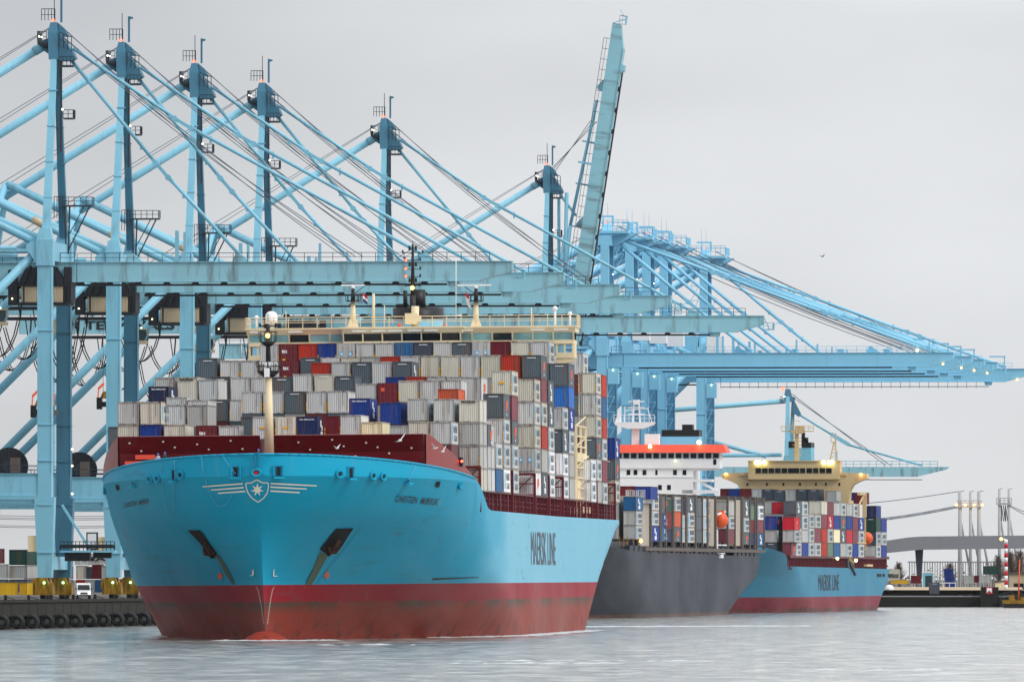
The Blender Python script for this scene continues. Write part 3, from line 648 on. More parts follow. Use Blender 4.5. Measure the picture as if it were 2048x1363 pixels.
# ================================================================ ships: hull maker
def hull_material(name, blue, red, brown, z1, z2, streaks, rough=0.46, seam=True):
    m = bpy.data.materials.new(name); m.use_nodes = True; MATS[name] = m
    t = m.node_tree; n = t.nodes; l = t.links; b = n['Principled BSDF']
    b.inputs['Roughness'].default_value = rough; b.inputs['Specular IOR Level'].default_value = 0.1
    tcn = n.new('ShaderNodeTexCoord'); s = n.new('ShaderNodeSeparateXYZ'); l.new(tcn.outputs['Object'], s.inputs[0])
    def noise(sc, det=5, rg=0.55):
        mpn = n.new('ShaderNodeMapping'); mpn.inputs['Scale'].default_value = sc; l.new(tcn.outputs['Object'], mpn.inputs[0])
        q = n.new('ShaderNodeTexNoise'); q.inputs['Scale'].default_value = 1; q.inputs['Detail'].default_value = det; q.inputs['Roughness'].default_value = rg
        l.new(mpn.outputs[0], q.inputs[0]); return q.outputs[0]
    def rng(src, a, bb, c=0, d=1):
        r = n.new('ShaderNodeMapRange'); r.inputs[1].default_value = a; r.inputs[2].default_value = bb; r.inputs[3].default_value = c; r.inputs[4].default_value = d
        l.new(src, r.inputs[0]); return r.outputs[0]
    def mix(f, a, c, mode='MIX'):
        k = n.new('ShaderNodeMix'); k.data_type = 'RGBA'; k.blend_type = mode
        if isinstance(f, float): k.inputs[0].default_value = f
        else: l.new(f, k.inputs[0])
        for i, x in ((6, a), (7, c)):
            if isinstance(x, tuple): k.inputs[i].default_value = x
            else: l.new(x, k.inputs[i])
        return k.outputs[2]
    def mth(op, a, c):
        k = n.new('ShaderNodeMath'); k.operation = op
        for i, x in ((0, a), (1, c)):
            if isinstance(x, (int, float)): k.inputs[i].default_value = x
            else: l.new(x, k.inputs[i])
        return k.outputs[0]
    z = s.outputs[2]
    wob = mth('MULTIPLY', mth('SUBTRACT', noise((0.06,0.06,0.02), 2), 0.5), 0.7)
    c = mix(rng(mth('ADD', z, wob), z2-0.06, z2+0.06), brown, red)
    # grime just under the upper edge of the lower paint
    g = mth('MULTIPLY', rng(z, z2-1.3, z2-0.1), rng(z, z2+0.25, z2)); g = mth('MULTIPLY', g, rng(noise((0.25,0.06,0.12), 4), 0.36, 0.56, 0, 0.95))
    c = mix(g, c, srgb(74,58,44))
    lowd = mth('MULTIPLY', rng(z, 3.2, 0.2), rng(noise((0.3,0.3,0.5), 6, 0.7), 0.5, 0.62, 0, 0.75)); c = mix(lowd, c, srgb(60,26,20))
    # the long flat side is paler than the bow plating, patchily so
    if name == 'hull_main':
        f_ = mth('ADD', s.outputs[1], mth('MULTIPLY', mth('SUBTRACT', noise((0.03,0.02,0.12), 3), 0.5), 60.0))
        blue = mix(mth('MULTIPLY', rng(f_, 70, 112), 0.62), blue, srgb(150,206,226))
    c = mix(rng(z, z1-0.02, z1+0.02), c, blue)
    c = mix(rng(noise((0.05,0.02,0.10), 5), 0.35, 0.7, 0.0, 0.35), c, mix(0.1, c, srgb(210,220,225)))
    # rust and lime streaks run down from the scuppers
    st = mth('MULTIPLY', rng(noise((0.9,0.9,0.035), 4, 0.6), 0.60, 0.72), streaks); st = mth('MULTIPLY', st, rng(noise((0.03,0.03,0.03), 2), 0.42, 0.6))
    c = mix(st, c, srgb(150,140,116))
    sc_ = mth('MULTIPLY', rng(noise((0.10,0.10,0.9), 5, 0.7), 0.56, 0.66), rng(noise((0.04,0.04,0.1), 2), 0.50, 0.60)); sc_ = mth('MULTIPLY', sc_, 0.35)
    c = mix(sc_, c, srgb(60,84,84))
    if seam:
        w = n.new('ShaderNodeMath'); w.operation = 'PINGPONG'; l.new(z, w.inputs[0]); w.inputs[1].default_value = 1.3
        c = mix(mth('MULTIPLY', rng(w.outputs[0], 0.05, 0.0), 0.12), c, srgb(30,40,50))
        w2 = n.new('ShaderNodeMath'); w2.operation = 'PINGPONG'; l.new(s.outputs[1], w2.inputs[0]); w2.inputs[1].default_value = 5.7
        c = mix(mth('MULTIPLY', rng(w2.outputs[0], 0.10, 0.0), 0.07), c, srgb(30,40,50))
        bp = n.new('ShaderNodeBump'); bp.inputs['Strength'].default_value = 0.15; bp.inputs['Distance'].default_value = 0.05
        l.new(noise((0.3,0.05,0.4), 2), bp.inputs['Height']); l.new(bp.outputs[0], b.inputs['Normal'])
    l.new(c, b.inputs['Base Color'])
    l.new(rng(noise((0.2,0.04,0.1), 4), 0.3, 0.7, rough-0.05, rough+0.08), b.inputs['Roughness'])
hull_material('hull_main', srgb(0,156,192), srgb(146,0,28), srgb(140,46,26), 6.15, 4.1, 0.28)
hull_material('hull_grey', srgb(26,34,50), srgb(24,31,45), srgb(96,52,40), 0.9, 0.45, 0.0, 0.42)
hull_material('hull_blue', srgb(50,132,164), srgb(130,26,48), srgb(128,44,56), 3.0, 0.6, 0.4)

def lerp_tab(tab, x):
    if x <= tab[0][0]: return tab[0][1]
    for (a, p), (b, q) in zip(tab, tab[1:]):
        if x <= b: return p+(q-p)*(x-a)/(b-a)
    return tab[-1][1]
class Ship:
    def __init__(s, name, label, loc, rz, roll, Bh, L, stem, full, expo, run0, runk, ztop, knuckle=None, mat_='hull_main', deck=None, group=None, transom=0.65):
        s.mw = Matrix.Translation(loc) @ Matrix.Rotation(rz, 4, 'Z') @ Matrix.Rotation(roll, 4, 'Y')
        s.inv = s.mw.inverted(); s.rz, s.roll = rz, roll
        s.B, s.L = Bh, L; s.stem, s.full, s.expo, s.run0, s.runk, s.ztop = stem, full, expo, run0, runk, ztop; s.kn = knuckle; s.transom = transom
        s.root = empty(name, loc, label, 'ship', mw=s.mw, group=group)
        zl = [-2.5,-1,0,0.6,1.3,2.2,3.2,4.1,5.2,6.15,7.4,9,10.5,12,13.4,14.6,15.8,17,18,19.2]
        NA = 130; vs = []; fs = []
        NZ = 26
        for i in range(NA+1):
            t = i/NA; tt = t**1.7
            for j in range(NZ):
                # height from keel to the local top edge
                a_guess = tt*L
                a = a_guess
                for _ in range(5):
                    zt = lerp_tab(ztop, a); z = -2.5+(zt+2.5)*j/(NZ-1)
                    if knuckle is not None:
                        kz = knuckle-0.012*a
                        if zt > kz+0.15: z = -2.5+(kz+2.5)*j/20 if j <= 20 else kz+(zt-kz)*(j-20)/(NZ-1-20)
                    a0 = lerp_tab(stem, z); a1 = L-lerp_tab(runk, z); a = a0+(a1-a0)*tt
                if i == 0: vs.append((0.0, a0, z)); continue
                vs.append((s.half(a, z, a0), a, z))
        n = len(vs); vs += [(-x, y, z) for x, y, z in vs]
        for i in range(NA):
            for j in range(NZ-1):
                k = i*NZ+j; fs += [(k, k+NZ, k+NZ+1, k+1), (n+k, n+k+1, n+k+NZ+1, n+k+NZ)]
        for j in range(NZ-1):
            k = NA*NZ+j; fs.append((k, n+k, n+k+1, k+1))
        mb = MB(); mb.add(vs, fs, 0, True); s.hull = mb.build('hull', mat_, s.root)
        me = s.hull.data; bm = bmesh.new(); bm.from_mesh(me); bmesh.ops.remove_doubles(bm, verts=bm.verts, dist=0.01)
        bmesh.ops.recalc_face_normals(bm, faces=bm.faces)
        for e in bm.edges:
            stemline = all(abs(v.co.x) < 0.02 and v.co.z > 8.5 for v in e.verts)
            if len(e.link_faces) == 2 and e.calc_face_angle(0) > 0.35 and not stemline: e.smooth = False
            if knuckle is not None and all(abs(v.co.z-(knuckle-0.012*v.co.y)) < 0.03 for v in e.verts) and e.verts[0].co.y < 50: e.smooth = False
        bm.to_mesh(me); bm.free(); me.update()
        bm = bmesh.new(); bm.from_mesh(me); bm.transform(s.mw); s.bvh = BVHTree.FromBMesh(bm); bm.free()
        # deck sheet
        mb = MB(); prev = None
        A = [1+L*k/90 for k in range(91)]
        for a in A:
            zz = (lerp_tab(deck, a)); h = max(0.05, s.half(min(a, L-0.5), min(zz, lerp_tab(ztop, a)))-0.05)
            cur = (h, min(a, L-0.1), zz)
            if prev: mb.add([(-prev[0],prev[1],prev[2]),(prev[0],prev[1],prev[2]),(cur[0],cur[1],cur[2]),(-cur[0],cur[1],cur[2])],[(0,1,2,3)])
            prev = cur
        mb.build('deck', 'deck_red', s.root)
    def half(s, a, z, a0=None):
        zz = z if s.kn is None else min(z, s.kn-0.012*a)
        a0 = lerp_tab(s.stem, zz) if a0 is None or s.kn is not None else a0
        af = lerp_tab(s.full, zz); p = lerp_tab(s.expo, zz)
        t = min(1, max(0, (a-a0)/(af-a0)))
        b = s.B*(1-(1-t)**2)**p
        r0 = lerp_tab(s.run0, zz); r1 = s.L-lerp_tab(s.runk, zz)
        if a > r0: b *= 1-s.transom*min(1, (a-r0)/max(1, r1-r0))**1.6*lerp_tab([(0,1),(8,0.45),(14,0.02)], zz)
        return b
    def ray(s, px, py):
        o = s.inv @ V((0, 0, CH)); d = (s.inv.to_3x3() @ (pt(px, py, 1000)-V((0, 0, CH)))); return o, d
    def at_a(s, px, py, a):           # point of the plane y = a seen at that direction
        o, d = s.ray(px, py); t = (a-o.y)/d.y; return o+d*t
    def at_b(s, px, py, b):
        o, d = s.ray(px, py); t = (b-o.x)/d.x; return o+d*t
    def on_hull(s, px, py, off=0.07):
        o = V((0, 0, CH)); d = (pt(px, py, 1000)-o).normalized()
        h, nn, _, _ = s.bvh.ray_cast(o, d)
        if h is None: return None
        if nn.dot(d) > 0: nn = -nn
        return s.inv @ (h+nn*off)
    def marks(s, name, polys, mt, off=0.07, label=None, m2=None):
        """flat shapes measured in the photograph, laid on the plating as painted marks"""
        mb = MB()
        for k, poly in enumerate(polys):
            vs, fs = poly if isinstance(poly, tuple) else (poly, [tuple(range(len(poly)))])
            P = [s.on_hull(x, y, off) for x, y in vs]
            if any(p is None for p in P): continue
            mb.add(P, fs, 0)
        o = mb.build(name, mt, s.hull)
        if label: o['label'] = label
        return o
def strip2(p, q, w, n=10, w2=None):
    """thick line as quads in picture units"""
    w2 = w if w2 is None else w2; d = (q[0]-p[0], q[1]-p[1]); L = math.hypot(*d); nx, ny = -d[1]/L, d[0]/L; out = []
    for i in range(n):
        a, b = i/n, (i+1)/n; wa = (w+(w2-w)*a)/2; wb = (w+(w2-w)*b)/2
        A = (p[0]+d[0]*a, p[1]+d[1]*a); B_ = (p[0]+d[0]*b, p[1]+d[1]*b)
        out.append([(A[0]+nx*wa, A[1]+ny*wa), (A[0]-nx*wa, A[1]-ny*wa), (B_[0]-nx*wb, B_[1]-ny*wb), (B_[0]+nx*wb, B_[1]+ny*wb)])
    return out
# ---------------------------------------------------------------- the departing ship
TH = math.atan((2650-CX)/F)
S1 = Ship('container_ship', 'big light blue container ship in front with a winged shield on its bow', V(((513.5-CX)/18.09, F/18.09, 0)), -TH, -math.radians(0.5),
    21.4, 353.0, stem=[(-2.5,12),(0,11.8),(3,10.5),(7,9),(12,5.5),(16,2.4),(20.6,0)],
    full=[(-2.5,140),(0,135),(7,90),(14,64),(18,53),(21,53)], expo=[(-2,1.35),(0,1.3),(7,1.05),(11,0.78),(14,0.6),(18,0.5)],
    run0=[(0,262),(7,296),(13,335),(20,350)], runk=[(-2.5,36),(0,28),(4,16),(7,9),(10,3),(13,0)],
    ztop=[(0,20.65),(47,18.05),(52,17.55),(58,16.7),(63,15.7),(68,14.75),(75,14.55),(200,14.45),(353,14.6)], knuckle=18.2,
    deck=[(0,18.6),(47,17.2),(60,15.6),(70,14.3),(353,14.3)])
def s1():
    R = S1.root; H = S1.hull
    # bulbous bow
    mb = MB(); n = 20; rows = []
    prof = [(1.5,0.2),(2.0,1.2),(3.2,2.1),(5,2.75),(8,3.1),(12,3.2),(18,3.0),(26,2.0)]
    for a, r in prof: rows.append([V((math.cos(2*math.pi*i/n)*r*0.95, a, -2.0+math.sin(2*math.pi*i/n)*r*0.96)) for i in range(n)])
    mb.add([p for r in rows for p in r], [(j*n+i, j*n+(i+1)%n, (j+1)*n+(i+1)%n, (j+1)*n+i) for j in range(len(rows)-1) for i in range(n)]+[tuple(range(n))], 0, True)
    hull_material('bulb_paint', srgb(150,52,32), srgb(150,52,32), srgb(150,52,32), 9, 8, 0.1, 0.45, False)
    mb.build('bulbous_bow', 'bulb_paint', R)
    # breakwater across the foredeck, leaning forward in its upper half
    bw = MB()
    b0 = S1.half(23, 19)-0.2
    for x0, x1 in ((-b0, -1.25), (0.35, b0)):
        bw.prism([(23.6,17.4),(23.0,21.0),(21.7,22.9),(22.0,22.95),(23.3,21.0),(23.9,17.4)], x0, x1, 'yz')
        k = 11
        for i in range(k+1):
            x = x0+(x1-x0)*i/k; bw.box(x-0.06, x+0.06, 23.4, 25.2, 17.4, 22.3)
    bwo = bw.build('breakwater', 'breakwater_red', R)
    dots = MB()
    for i in range(26):
        x = -b0+1.2+i*(2*b0-2)/25.5
        if -2 < x < 1: continue
        z = (22.2 if i % 3 == 0 else (21.5 if i % 3 == 1 else 20.6))+0.2*math.sin(i*5)
        y = 23.0-(z-21)*0.68 if z > 21 else 23.05
        dots.tube((x, y-0.05, z), (x, y+0.15, z), 0.12, 8)
    dots.build('round_holes', 'emblem_cream', bwo)
    # raised red bulwark wings behind it
    tops = [(23,22.9),(25,22.65),(28,21.9),(30,21.5),(33,20.9),(36,20.2),(40,19.35),(44,18.6),(47,18.05),(49,17.95)]
    for sg in (-1, 1):
        mb = MB(); pr = None
        for i in range(27):
            a = 23+i; zb = lerp_tab(S1.ztop, a)-0.03; zt = max(lerp_tab(tops, a), zb+0.02); h = S1.half(a, zb)
            cur = [V((sg*h, a, zb)), V((sg*(h), a, zt)), V((sg*(h-0.25), a, zt)), V((sg*(h-0.25), a, zb))]
            if pr: mb.add(pr+cur, [(0,4,5,1),(1,5,6,2),(2,6,7,3)])
            pr = cur
        mb.build('bulwark_wing', 'wing_red', R)
    p = S1.at_b(922, 940, 21.0)
    lb = MB(); q = S1.on_hull(926, 962, 0.3); q = V((S1.half(36,19)+0.1, 37.0, 18.9+1.0)); lb.box(q.x-0.15, q.x+0.3, q.y-0.5, q.y+1.2, q.z-0.5, q.z+0.5)
    lbo = lb.build('side_light_box', 'hole', R); MB().ball((q.x+0.25, q.y-0.55, q.z+0.05), 0.15).build('side_light', 'lamp_red', lbo)
    # deck bulwark thickness rail round the bow
    mb = MB(); pts = {1: [], -1: []}
    for i in range(48):
        a = 0.2+(i/47)**1.6*47; z = lerp_tab(S1.ztop, a)
        for sg in (-1, 1): pts[sg].append((sg*S1.half(a, z), a, z+0.03))
    for sg in (-1, 1): mb.path(pts[sg], 0.13, 6)
    mb.build('bulwark_cap', 'hull_main', H)
    # emblem: winged shield with seven-pointed star
    C7 = lambda x, y: (200+x/2.6947, 860+y/2.6947)
    polys = []
    for a, b in (((920,284),(1165,296)),((918,303),(1112,313)),((918,324),(1075,333)),((770,285),(555,301)),((775,306),(600,319)),((783,326),(638,336))):
        polys += strip2(C7(*a), C7(*b), 3.1, 12, 2.4)
    sh = [C7(*q) for q in ((786,283),(815,281),(845,264),(876,280),(906,281),(907,305),(900,335),(882,362),(852,384),(822,364),(800,338),(790,310),(786,283))]
    for a, b in zip(sh, sh[1:]): polys += strip2(a, b, 2.0, 4)
    cx, cy = C7(848,318); star = [(cx+(13.2 if i%2==0 else 5.2)*math.sin(math.pi*i/7), cy-(13.2 if i%2==0 else 5.2)*math.cos(math.pi*i/7)) for i in range(14)]
    for i in range(14): polys.append([(cx, cy), star[i], star[(i+1)%14]])
    S1.marks('bow_emblem', polys, 'emblem_cream', 0.09)
    def hull_text(name, txt, o, ux, uy, mt, bold=0.03, shear=0.0, off=0.08):
        vs, fs = text_geo(txt, bold, 1.15); P = [(o[0]+ux[0]*a+uy[0]*b+shear*b, o[1]+ux[1]*a+uy[1]*b) for a, b in vs]
        return S1.marks(name, [(P, fs)], mt, off+0.02)
    hull_text('ship_name', 'CARSTEN  MÆRSK', (788,1002), (86,7.5), (4.5,-13.5), 'marking_dark', 0.008)
    hull_text('ship_name', 'CARSTEN  MÆRSK', (248,1014.5), (50,-9), (1.0,-10.5), 'marking_dark', 0.012)
    # company lettering on the flat side
    a0 = S1.at_b(1062, 1100, 21.42); a1 = S1.at_b(1111, 1100, 21.42); zb = S1.at_b(1085, 1129, 21.45).z; zt = S1.at_b(1085, 1063, 21.45).z
    tx = MB(); put_text(tx, 'MAERSK LINE', (21.46, a0.y, zb), (0, a1.y-a0.y, 0), (0, 0, zt-zb), 0.0); tx.build('side_lettering', 'marking_grey', H)
    # anchor pockets: dark recess, rusty anchor, rust trail
    for sg, pk, an, tr, ln, dot in (
        (1, [(1272,527),(1365,524),(1340,560),(1290,640),(1235,670),(1182,640),(1215,595)], [(1195,650),(1235,600),(1290,560),(1300,600),(1250,665),(1205,680)], [(1185,655),(1230,668),(1180,760),(1140,828),(1108,828),(1150,740)], ((1415,513),(1160,830)), (1220,776)),
        (-1, [(475,535),(540,535),(565,565),(600,620),(632,660),(620,690),(575,655),(545,610)], [(548,600),(575,590),(610,640),(632,655),(625,685),(580,655)], [(620,665),(640,670),(690,745),(728,828),(715,828),(660,740)], ((437,520),(700,800)), (650,782))):
        pkc = [C7(*q) for q in pk]; cxx = sum(q[0] for q in pkc)/len(pkc); cyy = sum(q[1] for q in pkc)/len(pkc)
        def fan(pl):
            pl = [C7(*q) for q in pl]; X = sum(q[0] for q in pl)/len(pl); Y = sum(q[1] for q in pl)/len(pl); out = []
            for a, b in zip(pl, pl[1:]+pl[:1]):
                for i in range(4):
                    f, g = i/4, (i+1)/4; out.append([(X+(a[0]-X)*f, Y+(a[1]-Y)*f),(X+(a[0]-X)*g, Y+(a[1]-Y)*g),(X+(b[0]-X)*g, Y+(b[1]-Y)*g),(X+(b[0]-X)*f, Y+(b[1]-Y)*f)] if i else [(X,Y),(X+(a[0]-X)*g, Y+(a[1]-Y)*g),(X+(b[0]-X)*g, Y+(b[1]-Y)*g)])
            return out
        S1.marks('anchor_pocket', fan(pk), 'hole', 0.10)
        S1.marks('rust_trail', fan(tr), 'rust_stain', 0.05)
        # the anchor itself
        mb = MB(); P = [S1.on_hull(*C7(*q), 0.45) for q in an]
        c = sum(P, V((0,0,0)))/len(P)
        q0 = S1.on_hull(*C7(*((1300,560) if sg > 0 else (560,570))), 0.3); q1 = S1.on_hull(*C7(*((1215,655) if sg > 0 else (618,665))), 0.5)
        mb.tube(q0.lerp(q1,0.25), q1, 0.24, 8); d = (q1-q0).normalized(); sd_ = V((0,1,0)).cross(d).normalized() if abs(d.y) < .9 else V((1,0,0))
        for e in (-1, 1):
            mb.beam(q1-d*0.5, q1+sd_*0.55*e-d*0.9, 0.5, 0.4); mb.beam(q1+sd_*0.5*e-d*0.8, q1+sd_*0.5*e-d*1.7, 0.35, 0.25, 0, 0.12, 0.12)
        mb.build('anchor', 'rust', R)
        S1.marks('pocket_rim', strip2(C7(*ln[0]), C7(*ln[1]), 1.1, 14), 'hull_main', 0.12)
        cx, cy = C7(*dot); S1.marks('painted_disc', [[(cx+4.5*math.cos(i*math.pi/5), cy+7*math.sin(i*math.pi/5)) for i in range(10)]], 'marking_orange', 0.09)
    # draught marks
    hull_text('draught_mark', 'Ĺ', (545,1151), (9,0), (0,-14), 'emblem_cream', 0.0); 
    hull_text('draught_mark', 'J', (501,1150), (8,0), (0,-12), 'emblem_cream', 0.0)
    sc = []
    for (x0, y0, x1, y1) in ((845,845,885,1040),(935,845,900,1040)):
        for i in range(26):
            t = i/25; x, y = C7(x0+(x1-x0)*t**0.6, y0+(y1-y0)*t); sc.append([(x-0.9,y-0.5),(x+0.9,y-0.5),(x+0.9,y+0.6),(x-0.9,y+0.6)])
    S1.marks('draught_scale', sc, 'emblem_cream', 0.06)
    # fairlead chocks and mooring openings
    for (x, y, w) in ((190,300,30),(405,270,44),(735,252,52),(960,250,52),(1345,258,50),(1650,282,50)):
        px, py = C7(x, y); c = S1.on_hull(px, py, 0.0)
        e = S1.on_hull(px+4, py, 0.0); tdir = (e-c).normalized(); up = V((0,0,1)); nn = tdir.cross(up).normalized()
        if nn.y > 0: nn = -nn
        mb = MB(); h = w/2.6947/17.8/2
        mb.beam(c-tdir*h*1.1+nn*0.35-up*0.1, c+tdir*h*1.1+nn*0.35-up*0.1, 0.6, 0.22)
        mb.beam(c-tdir*h*0.9+nn*0.2+up*0.1, c-tdir*h*1.0+nn*0.25+up*1.3, 0.16, 0.16); mb.beam(c+tdir*h*0.9+nn*0.2+up*0.1, c+tdir*h*1.0+nn*0.25+up*1.3, 0.16, 0.16)
        mb.beam(c-tdir*h+nn*0.25+up*1.3, c+tdir*h+nn*0.25+up*1.3, 0.12, 0.12)
        ch = mb.build('fairlead', 'hull_main', H)
        MB().add([c-tdir*h*0.35+nn*0.3+up*0.1, c+tdir*h*0.35+nn*0.3+up*0.1, c+tdir*h*0.45+nn*0.26+up*1.1, c-tdir*h*0.45+nn*0.26+up*1.1], [(0,1,2,3)]).build('opening', 'hole', ch)
    for (x, y) in ((270,265),(312,262),(437,242),(842,228),(1288,236),(1468,246),(1523,250),(1935,294),(30,322)):
        px, py = C7(x, y); c = S1.on_hull(px, py, 0.0)
        if c is None: continue
        e = S1.on_hull(px+3, py, 0.0)
        if e is None: continue
        tdir = (e-c).normalized(); up = V((0,0,1)); nn = tdir.cross(up).normalized(); nn = -nn if nn.y > 0 else nn
        ring = [c+tdir*0.5*math.cos(i*math.pi/7)+up*0.4*math.sin(i*math.pi/7)+nn*0.12 for i in range(15)]
        o = MB().path(ring, 0.17, 6).build('panama_chock', 'hull_main', H)
        MB().add([c+tdir*0.26*math.cos(i*math.pi/6)+up*0.24*math.sin(i*math.pi/6)+nn*0.1 for i in range(12)], [tuple(range(12))]).build('opening', 'marking_dark' if x != 842 else 'flag_red', o)
    for (x, y) in ((95,306),(1817,288)):
        px, py = C7(x, y); w = 5.2 if x > 900 else 3.6; k = 3 if x > 900 else -3
        S1.marks('mooring_port', [[(px-w,py+5.5),(px+w*0.5,py+6.5),(px+w+0.5,py-5),(px-w*0.4,py-5.5)] if x > 900 else [(px-w,py-5),(px+w*0.4,py-6),(px+w+1,py+5),(px-w*0.2,py+6)]], 'hole', 0.1)
    S1.marks('mooring_port', [[(1235.5,1062),(1240,1061),(1238.5,1073),(1233.8,1076)]], 'hole', 0.1)
    for pts in ([(555,140),(560,200),(585,300),(625,385),(655,402),(690,385),(720,330)],[(340,180),(345,300),(360,400),(385,465),(405,420),(412,250),(410,160)],[(1690,190),(1672,230),(1650,262)],[(670,140),(700,190),(735,235)]):
        P = [S1.on_hull(*C7(*q), 0.25) for q in pts]
        if all(p is not None for p in P):
            m = MB()
            for a, b in zip(P, P[1:]):
                for i in range(3): m.tube(a.lerp(b, i/3)-V((0,0,0.06*math.sin(math.pi*i/3))), a.lerp(b, (i+1)/3)-V((0,0,0.06*math.sin(math.pi*(i+1)/3))), 0.035, 4)
            m.build('hanging_line', 'plate_blue', R)
    # long scrape above the waterline band
    S1.marks('scrape', strip2(C7(1790,800), C7(2040,790), 3.2, 10, 1.0), 'rust', 0.05)
    # ---- foremast
    mb = MB(); P = lambda x, y: S1.at_a(x, y, 12.5)
    b0_, t0 = P(538.5, 912), P(537, 752)
    mb.tube(b0_, t0, 0.56, 14, 0.37)
    mast = mb.build('foremast', 'cream', R)
    mb = MB(); q = P(537, 750)
    mb.tube(q-V((0,0,0.2)), q+V((0,0,0.3)), 0.6, 12, 1.2); mb.tube(q+V((0,0,0.3)), q+V((0,0,0.5)), 1.25, 12, 1.3)
    for i in range(12):
        t = 2*math.pi*i/12; d = V((math.cos(t), math.sin(t), 0)); e_ = V((math.cos(t+math.pi/6), math.sin(t+math.pi/6), 0))
        mb.tube(q+d*1.25+V((0,0,0.5)), q+d*1.4+V((0,0,1.5)), 0.04, 4)
        for z in (1.0, 1.5): mb.tube(q+d*1.38+V((0,0,z)), q+e_*1.38+V((0,0,z)), 0.04, 4)
    mb.tube(q+V((0,0,0.4)), P(535.8, 650), 0.33, 10, 0.22)
    for yy, w in ((652,0.95),(655.5,0.2)):
        c = P(536, yy); mb.beam(c-V((w,0,0)), c+V((w,0,0)), 0.16, 0.16)
    for e in (-0.9, 0.9): c = P(536, 652); mb.tube(c+V((e,0,-0.1)), c+V((e,0,0.35)), 0.13, 8)
    c = P(536, 683); mb.tube(c-V((0,0,0.5)), c, 0.35, 10, 1.0); 
    for i in range(10):
        t = 2*math.pi*i/10; d = V((math.cos(t), math.sin(t), 0)); e_ = V((math.cos(t+math.pi/5), math.sin(t+math.pi/5), 0))
        mb.tube(c+d*0.95, c+d*1.05+V((0,0,1.1)), 0.035, 4); mb.tube(c+d*1.05+V((0,0,1.1)), c+e_*1.05+V((0,0,1.1)), 0.035, 4)
    mb.tube(P(536,642), P(536,628), 0.03, 4)
    mb.build('mast_top', 'black', mast)
    c = P(536.5, 671); MB().ball(c+V((0,-0.6,0)), 0.26).build('masthead_light', 'lamp_amber', mast)
    c = P(536.5, 724.5); MB().box(c.x-1.0, c.x+1.0, c.y-0.3, c.y, c.z-0.12, c.z+0.12).box(c.x-0.3, c.x+0.3, c.y-0.3, c.y+0.3, c.z-0.5, c.z-0.12).build('radar_scanner', 'white_paint', mast)
    c = P(536, 745); MB().box(c.x-0.3, c.x+0.3, c.y-1.6, c.y-1.3, c.z-0.5, c.z+0.5).build('horn_box', 'white_paint', mast)
    for dx in (-7.5, 8.5): MB().beam(P(537+dx*0.4-1, 905), P(537+dx*0.22-1, 860), 0.08, 0.08).build('stay_rod', 'orange_red', mast)
    # ---- hatch coaming, stanchions and lashing bridges
    mb = MB()
    for sg in (-1, 1): mb.box(min(sg*18.4, sg*18.7), max(sg*18.4, sg*18.7), 66, 344, 14.3, 16.8)
    mb.box(-18.4, 18.4, 66, 66.3, 14.3, 16.8)
    mb.build('hatch_coaming', 'deck_red', R)
    for sg in (-1, 1):
        mb = MB(); a = 60.0; i = 0
        while a < 348:
            z0 = lerp_tab(S1.ztop, a)-0.15; mb.beam((sg*20.95, a, z0), (sg*20.95, a, 16.85), 0.22, 0.26 if i % 2 else 0.42)
            if i % 2 == 0: mb.beam((sg*20.95, a, 15.6), (sg*20.9, a, 16.85), 0.3, 0.3)
            a += 7.1; i += 1
        mb.beam((sg*21.0, 64, 16.75), (sg*21.0, 348, 16.75), 0.3, 0.2)
        for z in (15.2, 15.75): mb.beam((sg*20.9, 60, z+0.2), (sg*20.9, 348, z), 0.07, 0.07)
        for k in range(40): mb.beam((sg*19.8, 62+k*7.1, 14.3), (sg*19.8, 62+k*7.1, 16.8), 0.18, 0.18)
        mb.build('deck_stanchions', 'post_red', R)
BAY_X = {-1: None, 0: 961.5, 1: 977, 2: 993, 3: 1009, 4: 1026, 5: 1041, 6: 1056, 7: 1071, 8: 1085, 9: 1099, 10: 1112, 11: 1127, 12: 1140, 13: 1183, 14: 1194.5, 15: 1206, 16: 1218, 17: 1231}
BAY_A = {k: (S1.at_b(x, 1000, 21.25).y if x else 40.0) for k, x in BAY_X.items()}
def lashing():
    R = S1.root
    for k in (0, 4, 7, 9, 11, 14, 17):
        a = BAY_A[k]-0.75; mb = MB()
        for i in range(18):
            x = -21.2+i*42.4/17
            mb.box(x-0.16, x+0.16, a-0.25, a+0.25, 14.3, 19.55)
            if i < 17 and i % 2 == 0: mb.beam((x+0.1,a,17.2),(x+2.3,a,19.3),0.12,0.12)
        mb.box(-21.3, 21.3, a-0.45, a+0.45, 19.3, 19.6); mb.box(-21.3, 21.3, a-0.3, a+0.3, 16.7, 17.0); mb.box(-21.3, 21.3, a-0.25, a+0.25, 18.2, 18.35)
        mb.build('lashing_bridge', 'deck_red', R)
s1(); lashing()
